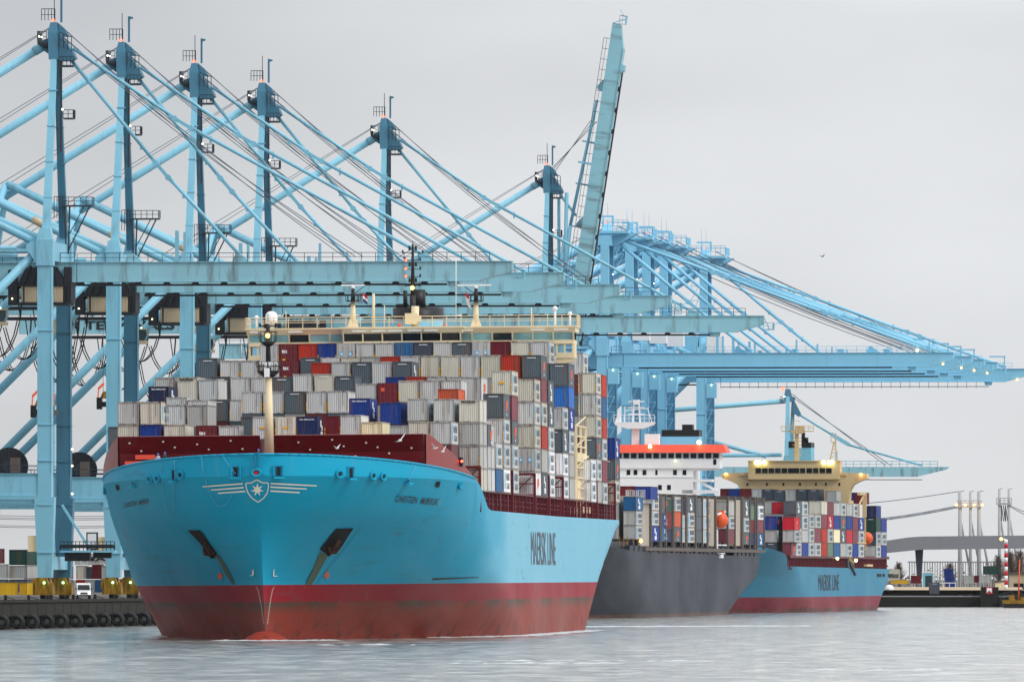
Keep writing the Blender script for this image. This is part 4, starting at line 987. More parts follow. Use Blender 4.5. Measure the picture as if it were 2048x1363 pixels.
# ================================================================ bridge and funnel of the departing ship
def bridge1():
    A0 = BAY_A[12]+13.6
    hs = MB(); R = S1.root
    P = lambda x, y, a=A0: S1.at_a(x, y, a)
    zf = lambda y: P(828, y).z
    top, under, sill, bot = zf(656.5), zf(667), zf(682), zf(686)
    B = 21.5
    deckh = MB(); deckh.box(-17.5, 17.5, A0+0.6, A0+16, 14.3, sill-0.2); deckh.box(-17.9,17.9,A0+0.4,A0+16.2,zf(715),zf(713))
    house = deckh.build('deckhouse', 'cream', R)
    wb = MB()
    # roof slab (slight overhang) and fascia
    wb.box(-B, B, A0-0.5, A0+9, top, top+0.18); wb.prism([(A0-0.45,top),(A0-0.1,under),(A0+8,under),(A0+8.6,top)], -B+0.15, B-0.15, 'yz')
    wb.box(-B+0.4, B-0.4, A0+0.1, A0+8, bot-0.25, sill)
    # curved centre: a shallow bay standing proud
    cw = 8.4
    wb.box(-cw-0.2, cw-1.8, A0-2.3, A0, bot-0.25, sill); wb.prism([(A0-2.9,top),(A0-2.4,under),(A0,under),(A0,top)], -cw-0.4, cw-1.6, 'yz'); wb.box(-cw-0.6, cw-1.4, A0-3.0, A0, top, top+0.2)
    # mullions
    n = 16
    for i in range(n+1):
        x = -B+0.4+(2*B-0.8)*i/n; wb.beam((x, A0+0.15, sill), (x, A0-0.15, under), 0.16, 0.2)
    for i in range(7):
        x = -cw-0.2+(2*cw-1.6)*i/6; wb.beam((x, A0-2.25, sill), (x, A0-2.6, under), 0.14, 0.18)
    # lower part of the wings
    for sg in (-1, 1):
        x0, x1 = sorted((sg*18.8, sg*(B-0.4)))
        wb.box(x0, x1, A0+0.2, A0+5, bot-2.1, bot-1.4); wb.prism([(x0+0.1,bot-2.9),(x1-0.3,bot-2.6),(x1,bot-2.1),(x0,bot-2.1)], A0+0.3, A0+5, 'xz')
        for q in (0.05, 0.5, 0.95): x = x0+(x1-x0)*q; wb.box(x-0.1, x+0.1, A0+0.2, A0+0.5, bot-1.4, bot-0.2)
        xo = x1 if sg > 0 else x0; wb.box(xo-0.1, xo+0.1, A0+0.5, A0+5, bot-2.1, bot-0.2)
    wh = wb.build('wheelhouse', 'cream', R)
    for i in range(n):
        x0 = -B+0.4+(2*B-0.8)*i/n+0.08; x1 = -B+0.4+(2*B-0.8)*(i+1)/n-0.08
        MB().add([(x0,A0+0.25,sill),(x1,A0+0.25,sill),(x1,A0-0.02,under),(x0,A0-0.02,under)],[(0,1,2,3)]).build('window', 'glass_green' if i % 5 != 2 else 'glass', wh)
    for i in range(6):
        x0 = -cw-0.2+(2*cw-1.6)*i/6+0.07; x1 = -cw-0.2+(2*cw-1.6)*(i+1)/6-0.07
        MB().add([(x0,A0-2.2,sill),(x1,A0-2.2,sill),(x1,A0-2.5,under),(x0,A0-2.5,under)],[(0,1,2,3)]).build('window', 'glass_dark', wh)
    for e in (-cw-0.2, cw-1.8): MB().add([(e,A0-2.2,sill),(e,A0,sill),(e,A0,under),(e,A0-2.5,under)],[(0,1,2,3)]).build('window', 'glass_dark', wh)
    rm = MB(); rm.box(-B+0.5, B-0.5, A0+7.5, A0+7.8, sill, under); rm.box(-B+0.5,B-0.5,A0+1,A0+7.5,sill,sill+0.1)
    for x in (-15,-11,-6.5,9,12.5,17): rm.box(x-0.4,x+0.4,A0+1.5,A0+2.2,sill,sill+0.7)
    rm.build('wheelhouse_interior', 'dark_steel', wh)
    rl = MB(); rl.rail([(-B,A0-0.3,top+0.2),(B,A0-0.3,top+0.2)], 1.35, 1.9, 0.05); rl.rail([(B,A0-0.3,top+0.2),(B,A0+8,top+0.2)], 1.35, 1.9, 0.05); rl.rail([(-B,A0-0.3,top+0.2),(-B,A0+8,top+0.2)],1.35,1.9,0.05); rl.rail([(-B,A0-0.3,top+0.65),(B,A0-0.3,top+0.65)], 0.5, 5, 0.04, mid=False)
    rl.build('roof_rail', 'cream', wh)
    wp = MB()
    for x in (-20,-15,-6.5,-4,-1.8,0.7,2.8,7.2,16.5,19.5): wp.box(x-0.9, x+0.9, A0-0.56 if abs(x+1)>8 else A0-3.0, A0-0.4 if abs(x+1)>8 else A0-2.8, under+0.28, under+0.42)
    wp.build('awning_rolls', 'white_paint', wh)
    # radar masts
    for px in (706, 952):
        mb = MB(); a = A0+2; b_, t_ = P(px, 656, a), P(px, 603, a)
        mb.tube(b_, t_, 0.42, 10, 0.3); mb.taper(b_.z-0.1, (b_.x-0.8,b_.x+0.8,a-0.5,a+0.5), b_.z+1.2, (b_.x-0.35,b_.x+0.35,a-0.3,a+0.3))
        m = mb.build('radar_mast', 'cream', wh)
        mb = MB(); u = P(px, 577, a); mb.tube(t_, u, 0.3, 8, 0.22); mb.tube(t_-V((0,0,0)), t_+V((0,0,0.15)), 0.9, 10)
        for i in range(8):
            d = V((math.cos(i*math.pi/4), math.sin(i*math.pi/4), 0))*0.95; e_ = V((math.cos((i+1)*math.pi/4), math.sin((i+1)*math.pi/4), 0))*0.95
            mb.tube(t_+d, t_+d+V((0,0,0.8)), 0.04, 4); mb.tube(t_+d+V((0,0,0.8)), t_+e_+V((0,0,0.8)), 0.04, 4)
        sg = 1 if px < 800 else -1
        mb.tube(t_+V((0,0,0.9)), t_+V((sg*1.5,0,2.0)), 0.05, 4); mb.build('mast_top', 'black', m)
        mb = MB(); mb.box(u.x-(1.5 if sg > 0 else 2.4), u.x+(1.5 if sg > 0 else 2.0), a-0.25, a, u.z+0.35, u.z+0.55); mb.tube(u, u+V((0,0,0.35)), 0.3, 8); mb.build('radar_scanner', 'white_paint', m)
        fm = MB(); q = t_+V((sg*1.3,0,0.2 if sg > 0 else -0.2)); k = 6
        if sg > 0:
            fv = [(q.x+0.12*i, a+0.12*math.sin(i), q.z-0.1*i+0.95-0.33*j*1.1) for j in range(4) for i in range(k)]
        else:
            fv = [(q.x-0.15+0.1*i+0.12*j, a+0.1*math.sin(i*1.3), q.z+1.5-0.1*i-0.6*j) for j in range(4) for i in range(k)]
        for j in range(3):
            for i in range(k-1): fm.add([fv[j*k+i], fv[j*k+i+1], fv[(j+1)*k+i+1], fv[(j+1)*k+i]], [(0,1,2,3)], j if sg > 0 else (0 if j == 0 else 1))
        fo = fm.build('flag', ['flag_red','flag_white','flag_blue'], m)
        fo['label'] = 'small red white and blue flag' if sg > 0 else 'drooping red and white flag'
    def post(px, y0, y1, r, a=A0+2, name='antenna_pole', mt='cream', n=8):
        MB().tube(P(px, y0, a), P(px, y1, a), r, n).build(name, mt, wh)
    post(747, 656, 587, 0.18); post(912, 640, 518, 0.05, mt='white_paint'); post(1063, 656, 615, 0.07); post(572, 656, 622, 0.05); post(769, 656, 610, 0.05)
    for px, y, r, h in ((543,647,0.78,1.35),(513,637,0.3,0.9),(1110,619,0.34,1.1),(1140,629,0.3,0.9)):
        c = P(px, y, A0+1.5); zb_ = P(px, 656, A0+1.5).z
        mb = MB(); mb.tube((c.x,c.y,zb_),(c.x,c.y,c.z), r*0.45, 8)
        if r > 0.6: mb.tube(c, c+V((0,0,1.0)), r, 16); mb.ball(c+V((0,0,1.0)), r, 0, 16, 0.8, True)
        else: mb.ball(c+V((0,0,r*0.4)), r, 0, 12)
        mb.build('antenna_dome', 'white_paint', wh)
    c = P(822, 640, A0-1); MB().box(c.x-0.8,c.x+0.8,c.y,c.y+1,c.z-0.5,c.z+0.9).box(c.x+0.8,c.x+1.3,c.y,c.y+0.6,c.z-0.2,c.z+0.6).tube((c.x+0.4,c.y+1,c.z-1),(c.x+0.5,c.y+1,P(822,612).z),0.5,8).build('searchlight_cabin', 'cream', wh)
    MB().ball(P(799, 650, A0-1), 0.25).ball(P(888, 650, A0-1), 0.2).build('life_buoy', 'orange', wh)
    # funnel
    a = A0+20; FN = empty_part('funnel', R)
    q0, q1 = P(782, 640, a), P(884, 614, a); cx = (q0.x+q1.x)/2; r = (q1.x-q0.x)/2
    mb = MB(); vs = []; n = 28
    for z, k in ((14.3,1),(P(800,637,a).z,1)): vs += [(cx+r*k*0.97*math.cos(2*math.pi*i/n), a+3.5+4.5*math.sin(2*math.pi*i/n), z) for i in range(n)]
    mb.add(vs, [(i,(i+1)%n,n+(i+1)%n,n+i) for i in range(n)]+[tuple(range(n,2*n))], 0, True); mb.build('funnel_casing', 'crane_blue', FN)
    mb = MB(); vs = []
    for z in (P(800,637,a).z, q1.z): vs += [(cx+r*math.cos(2*math.pi*i/n), a+3.5+4.7*math.sin(2*math.pi*i/n), z) for i in range(n)]
    mb.add(vs, [(i,(i+1)%n,n+(i+1)%n,n+i) for i in range(n)]+[tuple(range(n,2*n))], 0, True)
    e0, e1 = P(819, 614, a), P(848, 578, a); mb.tube(((e0.x+e1.x)/2,a+3,q1.z-0.2),((e0.x+e1.x)/2,a+3,e1.z),(e1.x-e0.x)/2,16)
    f0, f1 = P(805, 614, a), P(812, 580, a); mb.tube(((f0.x+f1.x)/2,a+2,q1.z-0.2),((f0.x+f1.x)/2,a+2,f1.z),(f1.x-f0.x)/2+0.05,10); mb.box(f0.x-1.0,f0.x+0.3,a+1.8,a+2.4,q1.z,q1.z+0.5)
    mb.build('funnel_top', 'black', FN)
    # signal mast rising from the funnel
    am = a-3; mb = MB(); mb.tube(P(825,640,am), P(825.5,590,am), 0.45, 10, 0.4); mb.tube(P(825.5,592,am), P(825.5,489,am), 0.3, 10, 0.16); mb.tube(P(825.5,489,am), P(825.5,481,am), 0.04, 4)
    for y, w in ((505,20),(520,15),(538,15),(553,15),(571,14)):
        c = P(825.5, y, am); hw = w/15.3
        mb.beam(c-V((hw,0,0)), c+V((hw,0,0)), 0.09, 0.09)
        for e in (-1,1): mb.tube(c+V((e*hw,0,-0.1)), c+V((e*hw,0,0.35)), 0.12, 6)
    for y in (496, 528, 560):
        c = P(825.5, y, am); mb.beam(c-V((0.45,0,0)), c+V((0.45,0,0)), 0.1, 0.1)
        for e in (-1,1): mb.tube(c+V((e*0.42,0,-0.3)), c+V((e*0.42,0,0.3)), 0.16, 6)
    sm = mb.build('signal_mast', 'black', R)
    lm = MB()
    for y in (520, 537, 552): lm.ball(P(811.5, y, am-0.4), 0.16)
    lm.build('red_lights', 'lamp_red', sm); MB().ball(P(824.5, 575.5, am-0.6), 0.27).build('amber_light', 'lamp_amber', sm)
    # accommodation ladder and crane gantry at the ship's side
    a = A0+10; b_ = 20.2; L = MB(); Q = lambda x, y: S1.at_b(x, y, b_)
    a1, a2 = Q(1153,950).y, Q(1172,950).y
    for aa in (a1, a2, (a1+a2)/2):
        L.beam((b_,aa,14.3),(b_,aa,Q(1160,852).z),0.28,0.28)
    z0 = 14.4; zt = Q(1160,852).z; k = 9
    for i in range(k+1):
        z = z0+(zt-z0)*i/k; L.beam((b_,a1,z),(b_,a2,z),0.22,0.18); L.beam((b_,a1,z),(b_-1.5,a1,z),0.2,0.2)
        if i % 2: L.beam((b_,a1,z),(b_,a2,z+(zt-z0)/k),0.14,0.14)
    zc = Q(1160,905).z; L.box(b_-2.5,b_+0.1,a1,a2,zc-1.2,zc); L.box(b_-1.5,b_,a1-3,a1+9,Q(1160,960).z-2.5,Q(1160,960).z)
    L.build('side_ladder_tower', 'cream', R)
    MB().box(b_-2.2,b_-0.2,a2,a2+12,Q(1175,935).z-2.6,Q(1175,935).z+1.0).box(b_-2.4,b_,a2,a2+13,Q(1175,930).z+1.0,Q(1175,930).z+1.3).build('store_crane', 'cream', R)
    MB().box(b_-1,b_+0.6,Q(1143,1022).y,Q(1153,1022).y,Q(1148,1028).z,Q(1148,1014).z).box(b_-1,b_+0.7,Q(1155,1022).y,Q(1171,1022).y,Q(1160,1026).z,Q(1160,1013).z).build('gangway_boxes', 'cabin_beige', R)
def empty_part(name, parent):
    o = bpy.data.objects.new(name, None); COL.objects.link(o); o.parent = parent; return o
bridge1()

# ================================================================ containers
PAL = dict(L=(202,204,203), G=(186,187,184), B=(206,203,190), D=(88,102,111), M=(112,18,36), R=(184,44,28), N=(14,42,92), U=(6,58,146),
           C=(244,232,196), W=(242,244,246), T=(26,98,150), K=(24,70,62), S=(70,82,96), O=(206,92,56), P=(128,64,78), E=(200,26,52), Q=(20,36,74), I=(36,110,190), Y=(214,170,20), V=(96,128,110))
CN = dict(L='light grey', G='grey', B='pale beige-grey', D='slate grey', M='maroon', R='brick red', N='navy blue', U='royal blue', C='cream', W='white', T='mid blue', K='dark green',
          S='dark slate', O='orange-red', P='dull maroon', E='bright red', Q='dark navy', I='bright blue', Y='yellow', V='grey-green')
def cmesh():
    """one corrugated body, frame and marks per length; 2.44 wide, 1 m high unit, scaled in use"""
    out = {}
    for key, Lg in (('40', 12.19), ('20', 6.06)):
        w = 1.20; y0, y1 = 0.05, Lg-0.05
        def wall(p, q, n, amp):
            res = []; p, q = V(p), V(q); d = q-p; nn = V((d.y, -d.x)).normalized()
            for i in range(n):
                for f, a in ((0,0),(0.32,0),(0.5,1),(0.82,1)):
                    res.append(p+d*((i+f)/n)-nn*amp*a)
            return res
        loop = wall((-w+0.08, y0), (w-0.08, y0), 9, 0.05)+wall((w, y0+0.1), (w, y1-0.1), 12 if key == '20' else 22, 0.04)+[V((w-0.08, y1)), V((-w+0.08, y1))]+wall((-w, y1-0.1), (-w, y0+0.1), 12 if key == '20' else 22, 0.04)
        n = len(loop); mb = MB(); z0, z1 = 0.04, 0.965
        mb.add([(p.x,p.y,z0) for p in loop]+[(p.x,p.y,z1) for p in loop], [(i,(i+1)%n,n+(i+1)%n,n+i) for i in range(n)]+[tuple(range(n,2*n)), tuple(range(n))[::-1]])
        out['body'+key] = mb
        fr = MB()
        for x in (-1, 1):
            for y in (0, Lg):
                xx = x*1.22; fr.box(min(xx, xx-x*0.10), max(xx, xx-x*0.10), min(y, y+(0.10 if y == 0 else -0.10)), max(y, y+(0.10 if y == 0 else -0.10)), 0, 1)
            xo, xi = x*1.225, x*1.16
            for z in (0.0, 0.955): fr.box(min(xo,xi), max(xo,xi), 0.11, Lg-0.11, z, z+0.045)
        for y in (0.0, Lg-0.08):
            for z in (0.0, 0.95): fr.box(-1.115, 1.115, y, y+0.08, z, z+0.05)
        out['frame'+key] = fr
    d = MB()   # door end fittings
    for x in (-0.85,-0.35,0.35,0.85): d.box(x-0.025,x+0.025,-0.09,-0.03,0.05,0.95)
    d.box(-0.02,0.02,-0.05,0.0,0.04,0.96)
    for z in (0.3,0.62): d.box(-1.1,1.1,-0.03,0.0,z,z+0.012)
    out['door'] = d
    pl = MB(); pl.box(-1.12,1.12,-0.02,0.06,0.045,0.955); out['panel'] = pl
    s = MB(); s.box(-0.55,0.55,-0.05,-0.02,0.865,0.895); out['bar'] = s
    s = MB(); s.box(0.62,0.67,-0.05,-0.02,0.35,0.92); out['code'] = s
    s = MB()
    for x in (-1.22, 1.13): s.box(x,x+0.09,-0.03,0.0,0.12,0.28); s.box(x,x+0.09,-0.03,0.0,0.34,0.48)
    out['hazard'] = s
    s = MB()
    for x in (-0.55, 0.55):
        s.box(x-0.26,x+0.26,-0.06,-0.03,0.40,0.62,0)
        for i in range(14):
            r0, r1 = (0.2, 0.09) if i % 2 == 0 else (0.09, 0.2); t0, t1 = math.pi*i/7, math.pi*(i+1)/7
            s.add([(x,-0.07,0.51),(x+r0*math.sin(t0),-0.07,0.51+r0*math.cos(t0)*0.4),(x+r1*math.sin(t1),-0.07,0.51+r1*math.cos(t1)*0.4)],[(0,1,2)],1)
    out['stars'] = s
    s = MB(); put_text(s,'tex',(-0.85,-0.06,0.58),(0.75,0,0),(0,0,0.17),0.04); s.box(-0.75,-0.35,-0.06,-0.04,0.25,0.33,1); out['tex'] = s
    s = MB(); put_text(s,'P&O NEDLLOYD',(-0.85,-0.05,0.84),(1.7,0,0),(0,0,0.06),0.03); out['pando'] = s
    s = MB(); put_text(s,'MAERSK',(-0.95,-0.06,0.84),(1.75,0,0),(0,0,0.11),0.04); out['fronttext'] = s
    s = MB(); s.box(-0.35,0.35,-0.06,-0.03,0.47,0.55); out['tag'] = s
    s = MB(); s.box(-0.8,-0.3,-0.07,-0.04,0.62,0.78); out['pink'] = s
    # side marks (port side of the box, x = +1.22)
    s = MB(); put_text(s,'MAERSK',(1.235,4.2,0.52),(0,6.2,0),(0,0,0.30),0.04); put_text(s,'SEALAND',(1.235,4.6,0.15),(0,5.4,0),(0,0,0.26),0.03); s.box(1.2,1.235,1.6,2.6,0.15,0.85,1); out['sideM'] = s
    s = MB(); s.box(1.22,1.24,4.5,6.0,0.30,0.70); s.box(1.22,1.24,6.4,7.6,0.42,0.74); s.box(1.22,1.24,5.4,6.2,0.12,0.22,1); out['sideR'] = s
    s = MB(); s.box(1.22,1.24,4.0,5.6,0.55,0.85); s.box(1.22,1.24,5.8,7.2,0.40,0.62); s.box(1.22,1.24,4.4,7.4,0.12,0.36,1); out['sideP'] = s
    return out
CM = cmesh(); CME = {}
CMAT = dict(bar=['marking_white'], code=['marking_grey'], hazard=['marking_yellow'], stars=['plate_blue','marking_white'], tex=['marking_white','marking_yellow'], pando=['marking_white'],
            fronttext=['marking_dark'], tag=['marking_yellow'], pink=['marking_orange'], sideM=['marking_grey','plate_blue'], sideR=['marking_orange','marking_white'], sideP=['marking_white','marking_white'],
            door=['box_frame'], panel=['box_paint'])
CNAME = dict(bar='name_strip', code='code_marks', hazard='height_marks', stars='star_plates', tex='owner_lettering', pando='owner_lettering', fronttext='owner_lettering', tag='warning_plate', pink='owner_mark',
             sideM='side_lettering', sideR='side_mark', sideP='side_mark', door='door_bars', panel='door_panel')
def cm_data(k):
    if k in CME: return CME[k]
    mats = ['box_paint'] if k.startswith('body') else (['box_frame'] if k.startswith('frame') else CMAT[k])
    o = CM[k].build('tmp', mats); me = o.data; me.name = CNAME.get(k, k); bpy.data.objects.remove(o); CME[k] = me; return me
NCONT = [0]
def container(mw, h, col, flags='', L='40', label='', group='', wide=1.0, lscale=1.0):
    """mw: matrix of the front bottom centre; h: height"""
    o = bpy.data.objects.new('shipping_container', None); COL.objects.link(o); o.matrix_world = mw
    o['label'] = label; o['category'] = 'container'; o['group'] = group; NCONT[0] += 1
    j = rnd.uniform(0.90, 1.08); c = srgb(*PAL[col]); c = (c[0]*j, c[1]*j, c[2]*j, 1)
    # unlabelled shades within one colour family
    def ch(k, name, colr=None):
        q = bpy.data.objects.new(name, cm_data(k)); COL.objects.link(q); q.parent = o; q.scale = (wide, lscale, h); q.color = colr or c; return q
    ch('body'+L, 'corrugated_body'); ch('frame'+L, 'frame', (c[0]*0.7, c[1]*0.7, c[2]*0.7, 1))
    if 'd' in flags: ch('panel', CNAME['panel']); ch('door', CNAME['door'], (min(1,c[0]*1.25+0.05), min(1,c[1]*1.25+0.05), min(1,c[2]*1.25+0.05), 1))
    for f, k in (('s','bar'),('c','code'),('y','hazard'),('*','stars'),('t','tex'),('n','pando'),('m','fronttext'),('w','tag'),('p','pink'),('1','sideM'),('2','sideR'),('3','sideP')):
        if f in flags: ch(k, CNAME[k])
    return o

# measured stacks of the departing ship: (left edge, bay, top edge, colour, flags, tiers that show)
FR = [
 # row under the bridge windows (bay 12)
 *[(x,12,y,c,f,1) for x,y,c,f in ((519,687,'L','yc'),(557,687,'M','dt'),(596,686.5,'R','c'),(634.5,686,'U','yc'),(672.5,685.5,'G','d*'),(711,685,'L','y'),(750,684.5,'L','y'),(788.5,684,'T','d'),
   (827,683.5,'S','s'),(866,683,'L','y'),(904.5,683,'D','s'),(943,682.5,'L','d*'),(981,682,'M','c'),(1021,681.5,'B','y'),(1060,681.5,'L','yc1'))],
 # bay 14 either side of the funnel casing
 (1092,14,706,'B','y',1),(1129,14,705,'L','yc1',1),
 # bay 8: full breadth
 *[(x,8,y,c,f,1) for x,y,c,f in ((395,715.5,'D','s'),(439.6,720,'L','yc'),(480,720,'L','yc'),(519.5,722,'L','d*'),(559,720,'M','dtc'),(600,714,'D','s'),(640.5,714,'L','d'),(681,712.5,'B','y'),(721,712,'G','y'),
   (760,712,'R',''),(800.5,711,'L','y'),(840.5,710,'B','y'),(880.5,710,'B','y'),(920.5,709.5,'L','yc'),(961,709.5,'B','y'),(1001,709.5,'R','c'))],
 *[(x,7,y,c,f,1) for x,y,c,f in ((621.5,724.5,'R','c'),(662,723,'L','yc'),(703,723,'D','s'),(743,722.5,'L','c'),(784,722,'D','s3'))],
 *[(x,5,y,c,f,1) for x,y,c,f in ((419,752.5,'D','s'),(460,753.5,'L','c'),(501,753.5,'L',''),(543,753,'D','s'),(585,747,'L','c'),(627.5,747,'B','s'),(669,751,'D','s'),(922,753,'L','c2'))],
 *[(x,4,y,c,f,1) for x,y,c,f in ((309,754,'G','c'),(354,753.5,'B','m'),(396,757.5,'L','c'))],
 *[(x,6,y,c,f,1) for x,y,c,f in ((770,753,'U',''),(811.5,752.5,'R',''),(853,752,'L',''),(893.5,752.5,'L',''))],
 *[(x,3,y,c,f,1) for x,y,c,f in ((296,772,'Q','n3'),(711,766,'L',''),(754,765,'M','dp'),(796,760,'B','y'),(838.5,759.5,'L','c'),(880.5,759,'L','c'))],
 *[(x,2,y,c,f,1) for x,y,c,f in ((482,782,'L','yc'),(525.5,782,'L','y'),(568,782,'D','s'),(611,781.5,'L','yc'),(654,781,'L','yc'),(875,777,'O','c'))],
 *[(x,2,y,c,f,1) for x,y,c,f in ((332,793.5,'L','c'),(374,798.5,'L','y'))],
 *[(x,1,y,c,f,1) for x,y,c,f in ((330,808.5,'L','c'),(373,809,'G','c'))],
 *[(x,3,y,c,f,1) for x,y,c,f in ((415,798,'D','s'),(458,798,'L','y'))],
 (215.4,0,852.5,'D','c',2),
 (697,0,795.6,'U','n3',1),(759,0,804,'U','c',1),(814,0,796,'L','c1',1),(866,0,797,'L','c1',1),
 *[(x,-1,y,c,f,n) for x,y,c,f,n in ((234.5,802.5,'G','c',1),(279,802.5,'B','c1',1),(234.5,849,'B','c',1),(278.5,849,'U','c',1),(327,848,'B','c',1),(391,850,'M','dt',1),(436,850,'L','c',1),
   (504,832,'L','yw',1),(549,832,'B','dyw',1),(592,832,'N','n3',1),(679,829,'L','yc',1),(722,843,'C','y',1),(816,842,'B','y',1),(859.5,842,'L','1',1))],
 (481,0,832.5,'D','y',1),(648,0,831,'M','y',1),(773,0,850,'L','',1),(802,1,850,'D','',1),
]
# outermost port row: bay -> tops and colours downward
SD = {0: [(798,'B','m1'),(844,'G','1'),(890,'G','y1'),(936,'B','1')], 1: [(847,'D','2'),(891,'L','1'),(936,'L','1')], 2: [(884,'L','1'),(936,'T','')],
 3: [(786,'D','s2'),(836,'L','yc1'),(886,'L','y1'),(936,'W','1')], 4: [(740,'B','yw1'),(790,'P',''),(840,'D','2'),(888,'L','1'),(937,'L','1')],
 7: [(757,'B','y1'),(803,'L','yc1'),(849,'B','y1'),(895,'G','d*1'),(943,'W','2')], 8: [(709,'D','s2'),(756,'P',''),(803,'B','1'),(851,'R',''),(897,'G',''),(944,'D','3')],
 9: [(760,'D','3'),(806,'D','3'),(852,'L','1'),(900,'W','1'),(947,'W','1')], 11: [(813,'L','yc1'),(858,'D','s3'),(905,'W','d1'),(951,'W','1')],
 12: [(725.6,'D','s2'),(772,'I','c'),(815,'U','3'),(860,'L','1'),(907,'G',''),(954,'G','')], 13: [(917,'W','1'),(961,'W','1')],
 14: [(744,'B','y1'),(787,'L','yc1'),(830,'B','1'),(874,'D','s2'),(917,'L','1'),(961,'G','')], 15: [(748,'R',''),(793,'T',''),(835,'R',''),(876,'L','1'),(920,'P',''),(964,'L','1')],
 17: [(874.5,'U','c3'),(917,'D','s2'),(959,'B','1')]}
BOT = {0:981,1:982,2:983,3:984,4:986,7:990,8:992,9:993,11:996,12:998,13:1003,14:1005,15:1007,17:1004}
BAYNAME = {-1:'front row behind red breakwater',0:'second row behind red breakwater',1:'third row behind red breakwater',2:'yellow-marked row above breakwater',3:'staggered row at mid height',4:'stepped row at upper left',
 5:'row level with mast platform',6:'half hidden row at mid height',7:'row just under second full row',8:'second full row from top',12:'top row under bridge windows',14:'row behind bridge near funnel'}
G1 = 'containers stacked on the departing ship'
used = {}
def uniq(lb):
    used[lb] = used.get(lb, 0)+1
    return lb
stowed = MB()
def place(S, a, x0, z0, h, col, flags, label, group, L='40', wide=0.985, lscale=1.0):
    mw = S.mw @ Matrix.Translation((x0, a, z0))
    container(mw, h, col, flags, L, label, group, wide, lscale)
def stack_containers():
    rows = {}
    for e in FR: rows.setdefault(e[1], []).append(e)
    for bay, es in rows.items():
        es.sort(key=lambda e: (e[0]))
        a = BAY_A[bay]; done = []
        for i, (x, _, y, c, f, n) in enumerate(es):
            p = S1.at_a(x, y, a); s_ = F/(S1.mw @ p).y
            xc = p.x+1.24; zt = p.z; H = 2.59 if bay in (0, 1, 2, -1, 3) else 2.86
            where = BAYNAME[bay]
            same = [q for q in es if q[3] == c]
            lb = '%s container, %s' % (CN[c], where)
            if len(same) > 1: lb = '%s container, %s of its colour from left, %s' % (CN[c], ORD[same.index(es[i])], where)
            for t in range(n):
                z = zt-(t+1)*(H+0.03)
                lb2 = lb if t == 0 else lb+', tier below'
                L = '20' if bay in (0, -1) and i % 3 == 0 and bay == -1 else '40'
                place(S1, a, xc, z, H, c if t == 0 else rnd.choice('LGBD'), f if t == 0 else 'c', uniq(lb2), G1, L)
            # hidden boxes below carry the visible ones
            zb = zt-n*(H+0.03); base = max(16.9, 17.0 if bay > 0 else 17.6)
            k = int((zb-base)/2.6)
            clash = any(abs(xc-q) < 2.44 for q, _ in done) or any(q is not es[i] and abs(q[0]-x) < 41 and q[2] > y+3 for q in es)
            done.append((xc, zb))
            if k > 0 and not clash and zb-base > 0.5:
                hh = (zb-base)/k
                for t in range(k): stowed.box(xc-1.2, xc+1.2, a+0.06, a+12.1, base+t*hh+0.02, base+(t+1)*hh-0.03, (t*7+int(xc)) % 3)
    for bay, es in SD.items():
        a = BAY_A[bay]
        for i, (y, c, f) in enumerate(es):
            yb = es[i+1][0] if i+1 < len(es) else BOT[bay]
            zt = S1.at_a(BAY_X[bay], y, a).z; zb = S1.at_a(BAY_X[bay], yb, a).z; h = zt-zb-0.04
            bi = sorted(SD).index(bay)
            lb = '%s container, %s outer right stack from bow, %s from top' % (CN[c], ORD[bi], ORD[i])
            if bay in (0, 1):
                place(S1, a, 21.25-1.22, zb+0.02, h, c, f.replace('1',''), uniq(lb+', front half'), G1, '20')
                place(S1, a+6.5, 21.25-1.22, zb+0.02, h, c if i % 2 else 'L', '', uniq(lb+', rear half'), G1, '20')
            else: place(S1, a, 21.25-1.22, zb+0.02, h, c, f, uniq(lb), G1)
stack_containers()
mat('stowed_a', srgb(150,152,152), 0.55, vary=0.2, dirt=srgb(110,70,40), damt=0.5); mat('stowed_b', srgb(80,92,100), 0.55, vary=0.2); mat('stowed_c', srgb(96,40,44), 0.55, vary=0.2)
# ================================================================ the two moored ships
def moored(name, label, Z0, L, ztop, full, expo, stem, run0, runk, mt, deck, transom):
    X0 = (3922-CX)/F*Z0-242.1
    return Ship(name, label, V((X0, Z0, 0)), CRZ, 0.0, 16.1, L, stem, full, expo, run0, runk, ztop, None, mt, deck, 'container ships moored at the quay', transom)
S2 = moored('container_ship', 'dark grey moored ship with a white deckhouse under an orange-red roof band', 2150, 305.0, [(0,14),(30,12.2),(60,11.4),(305,10.7)],
    [(-2.5,110),(0,105),(7,75),(13,45)], [(0,1.2),(12,0.75)], [(-2.5,10),(0,10),(7,8),(14,0)], [(0,232),(4,262),(7,292),(12,304)], [(-2.5,55),(0,47),(3,30),(6.5,3),(8,0)], 'hull_grey', [(0,11),(305,10.5)], 0.55)
S3 = moored('container_ship', 'farther blue moored ship with a beige bridge and dark red lower hull', 2470, 281.0, [(0,13.6),(20,12.4),(34,11.3),(39,10.2),(42,8.95),(281,8.55)],
    [(-2.5,100),(0,95),(7,66),(12,36)], [(0,1.2),(12,0.75)], [(-2.5,9),(0,9),(7,6),(13,0)], [(0,243),(4,260),(7,275),(12,280)], [(-2.5,40),(0,28),(4,9),(7,2),(8,0)], 'hull_blue', [(0,10.5),(36,9.6),(42,8.5),(281,8.2)], 0.5)
NTH = {}
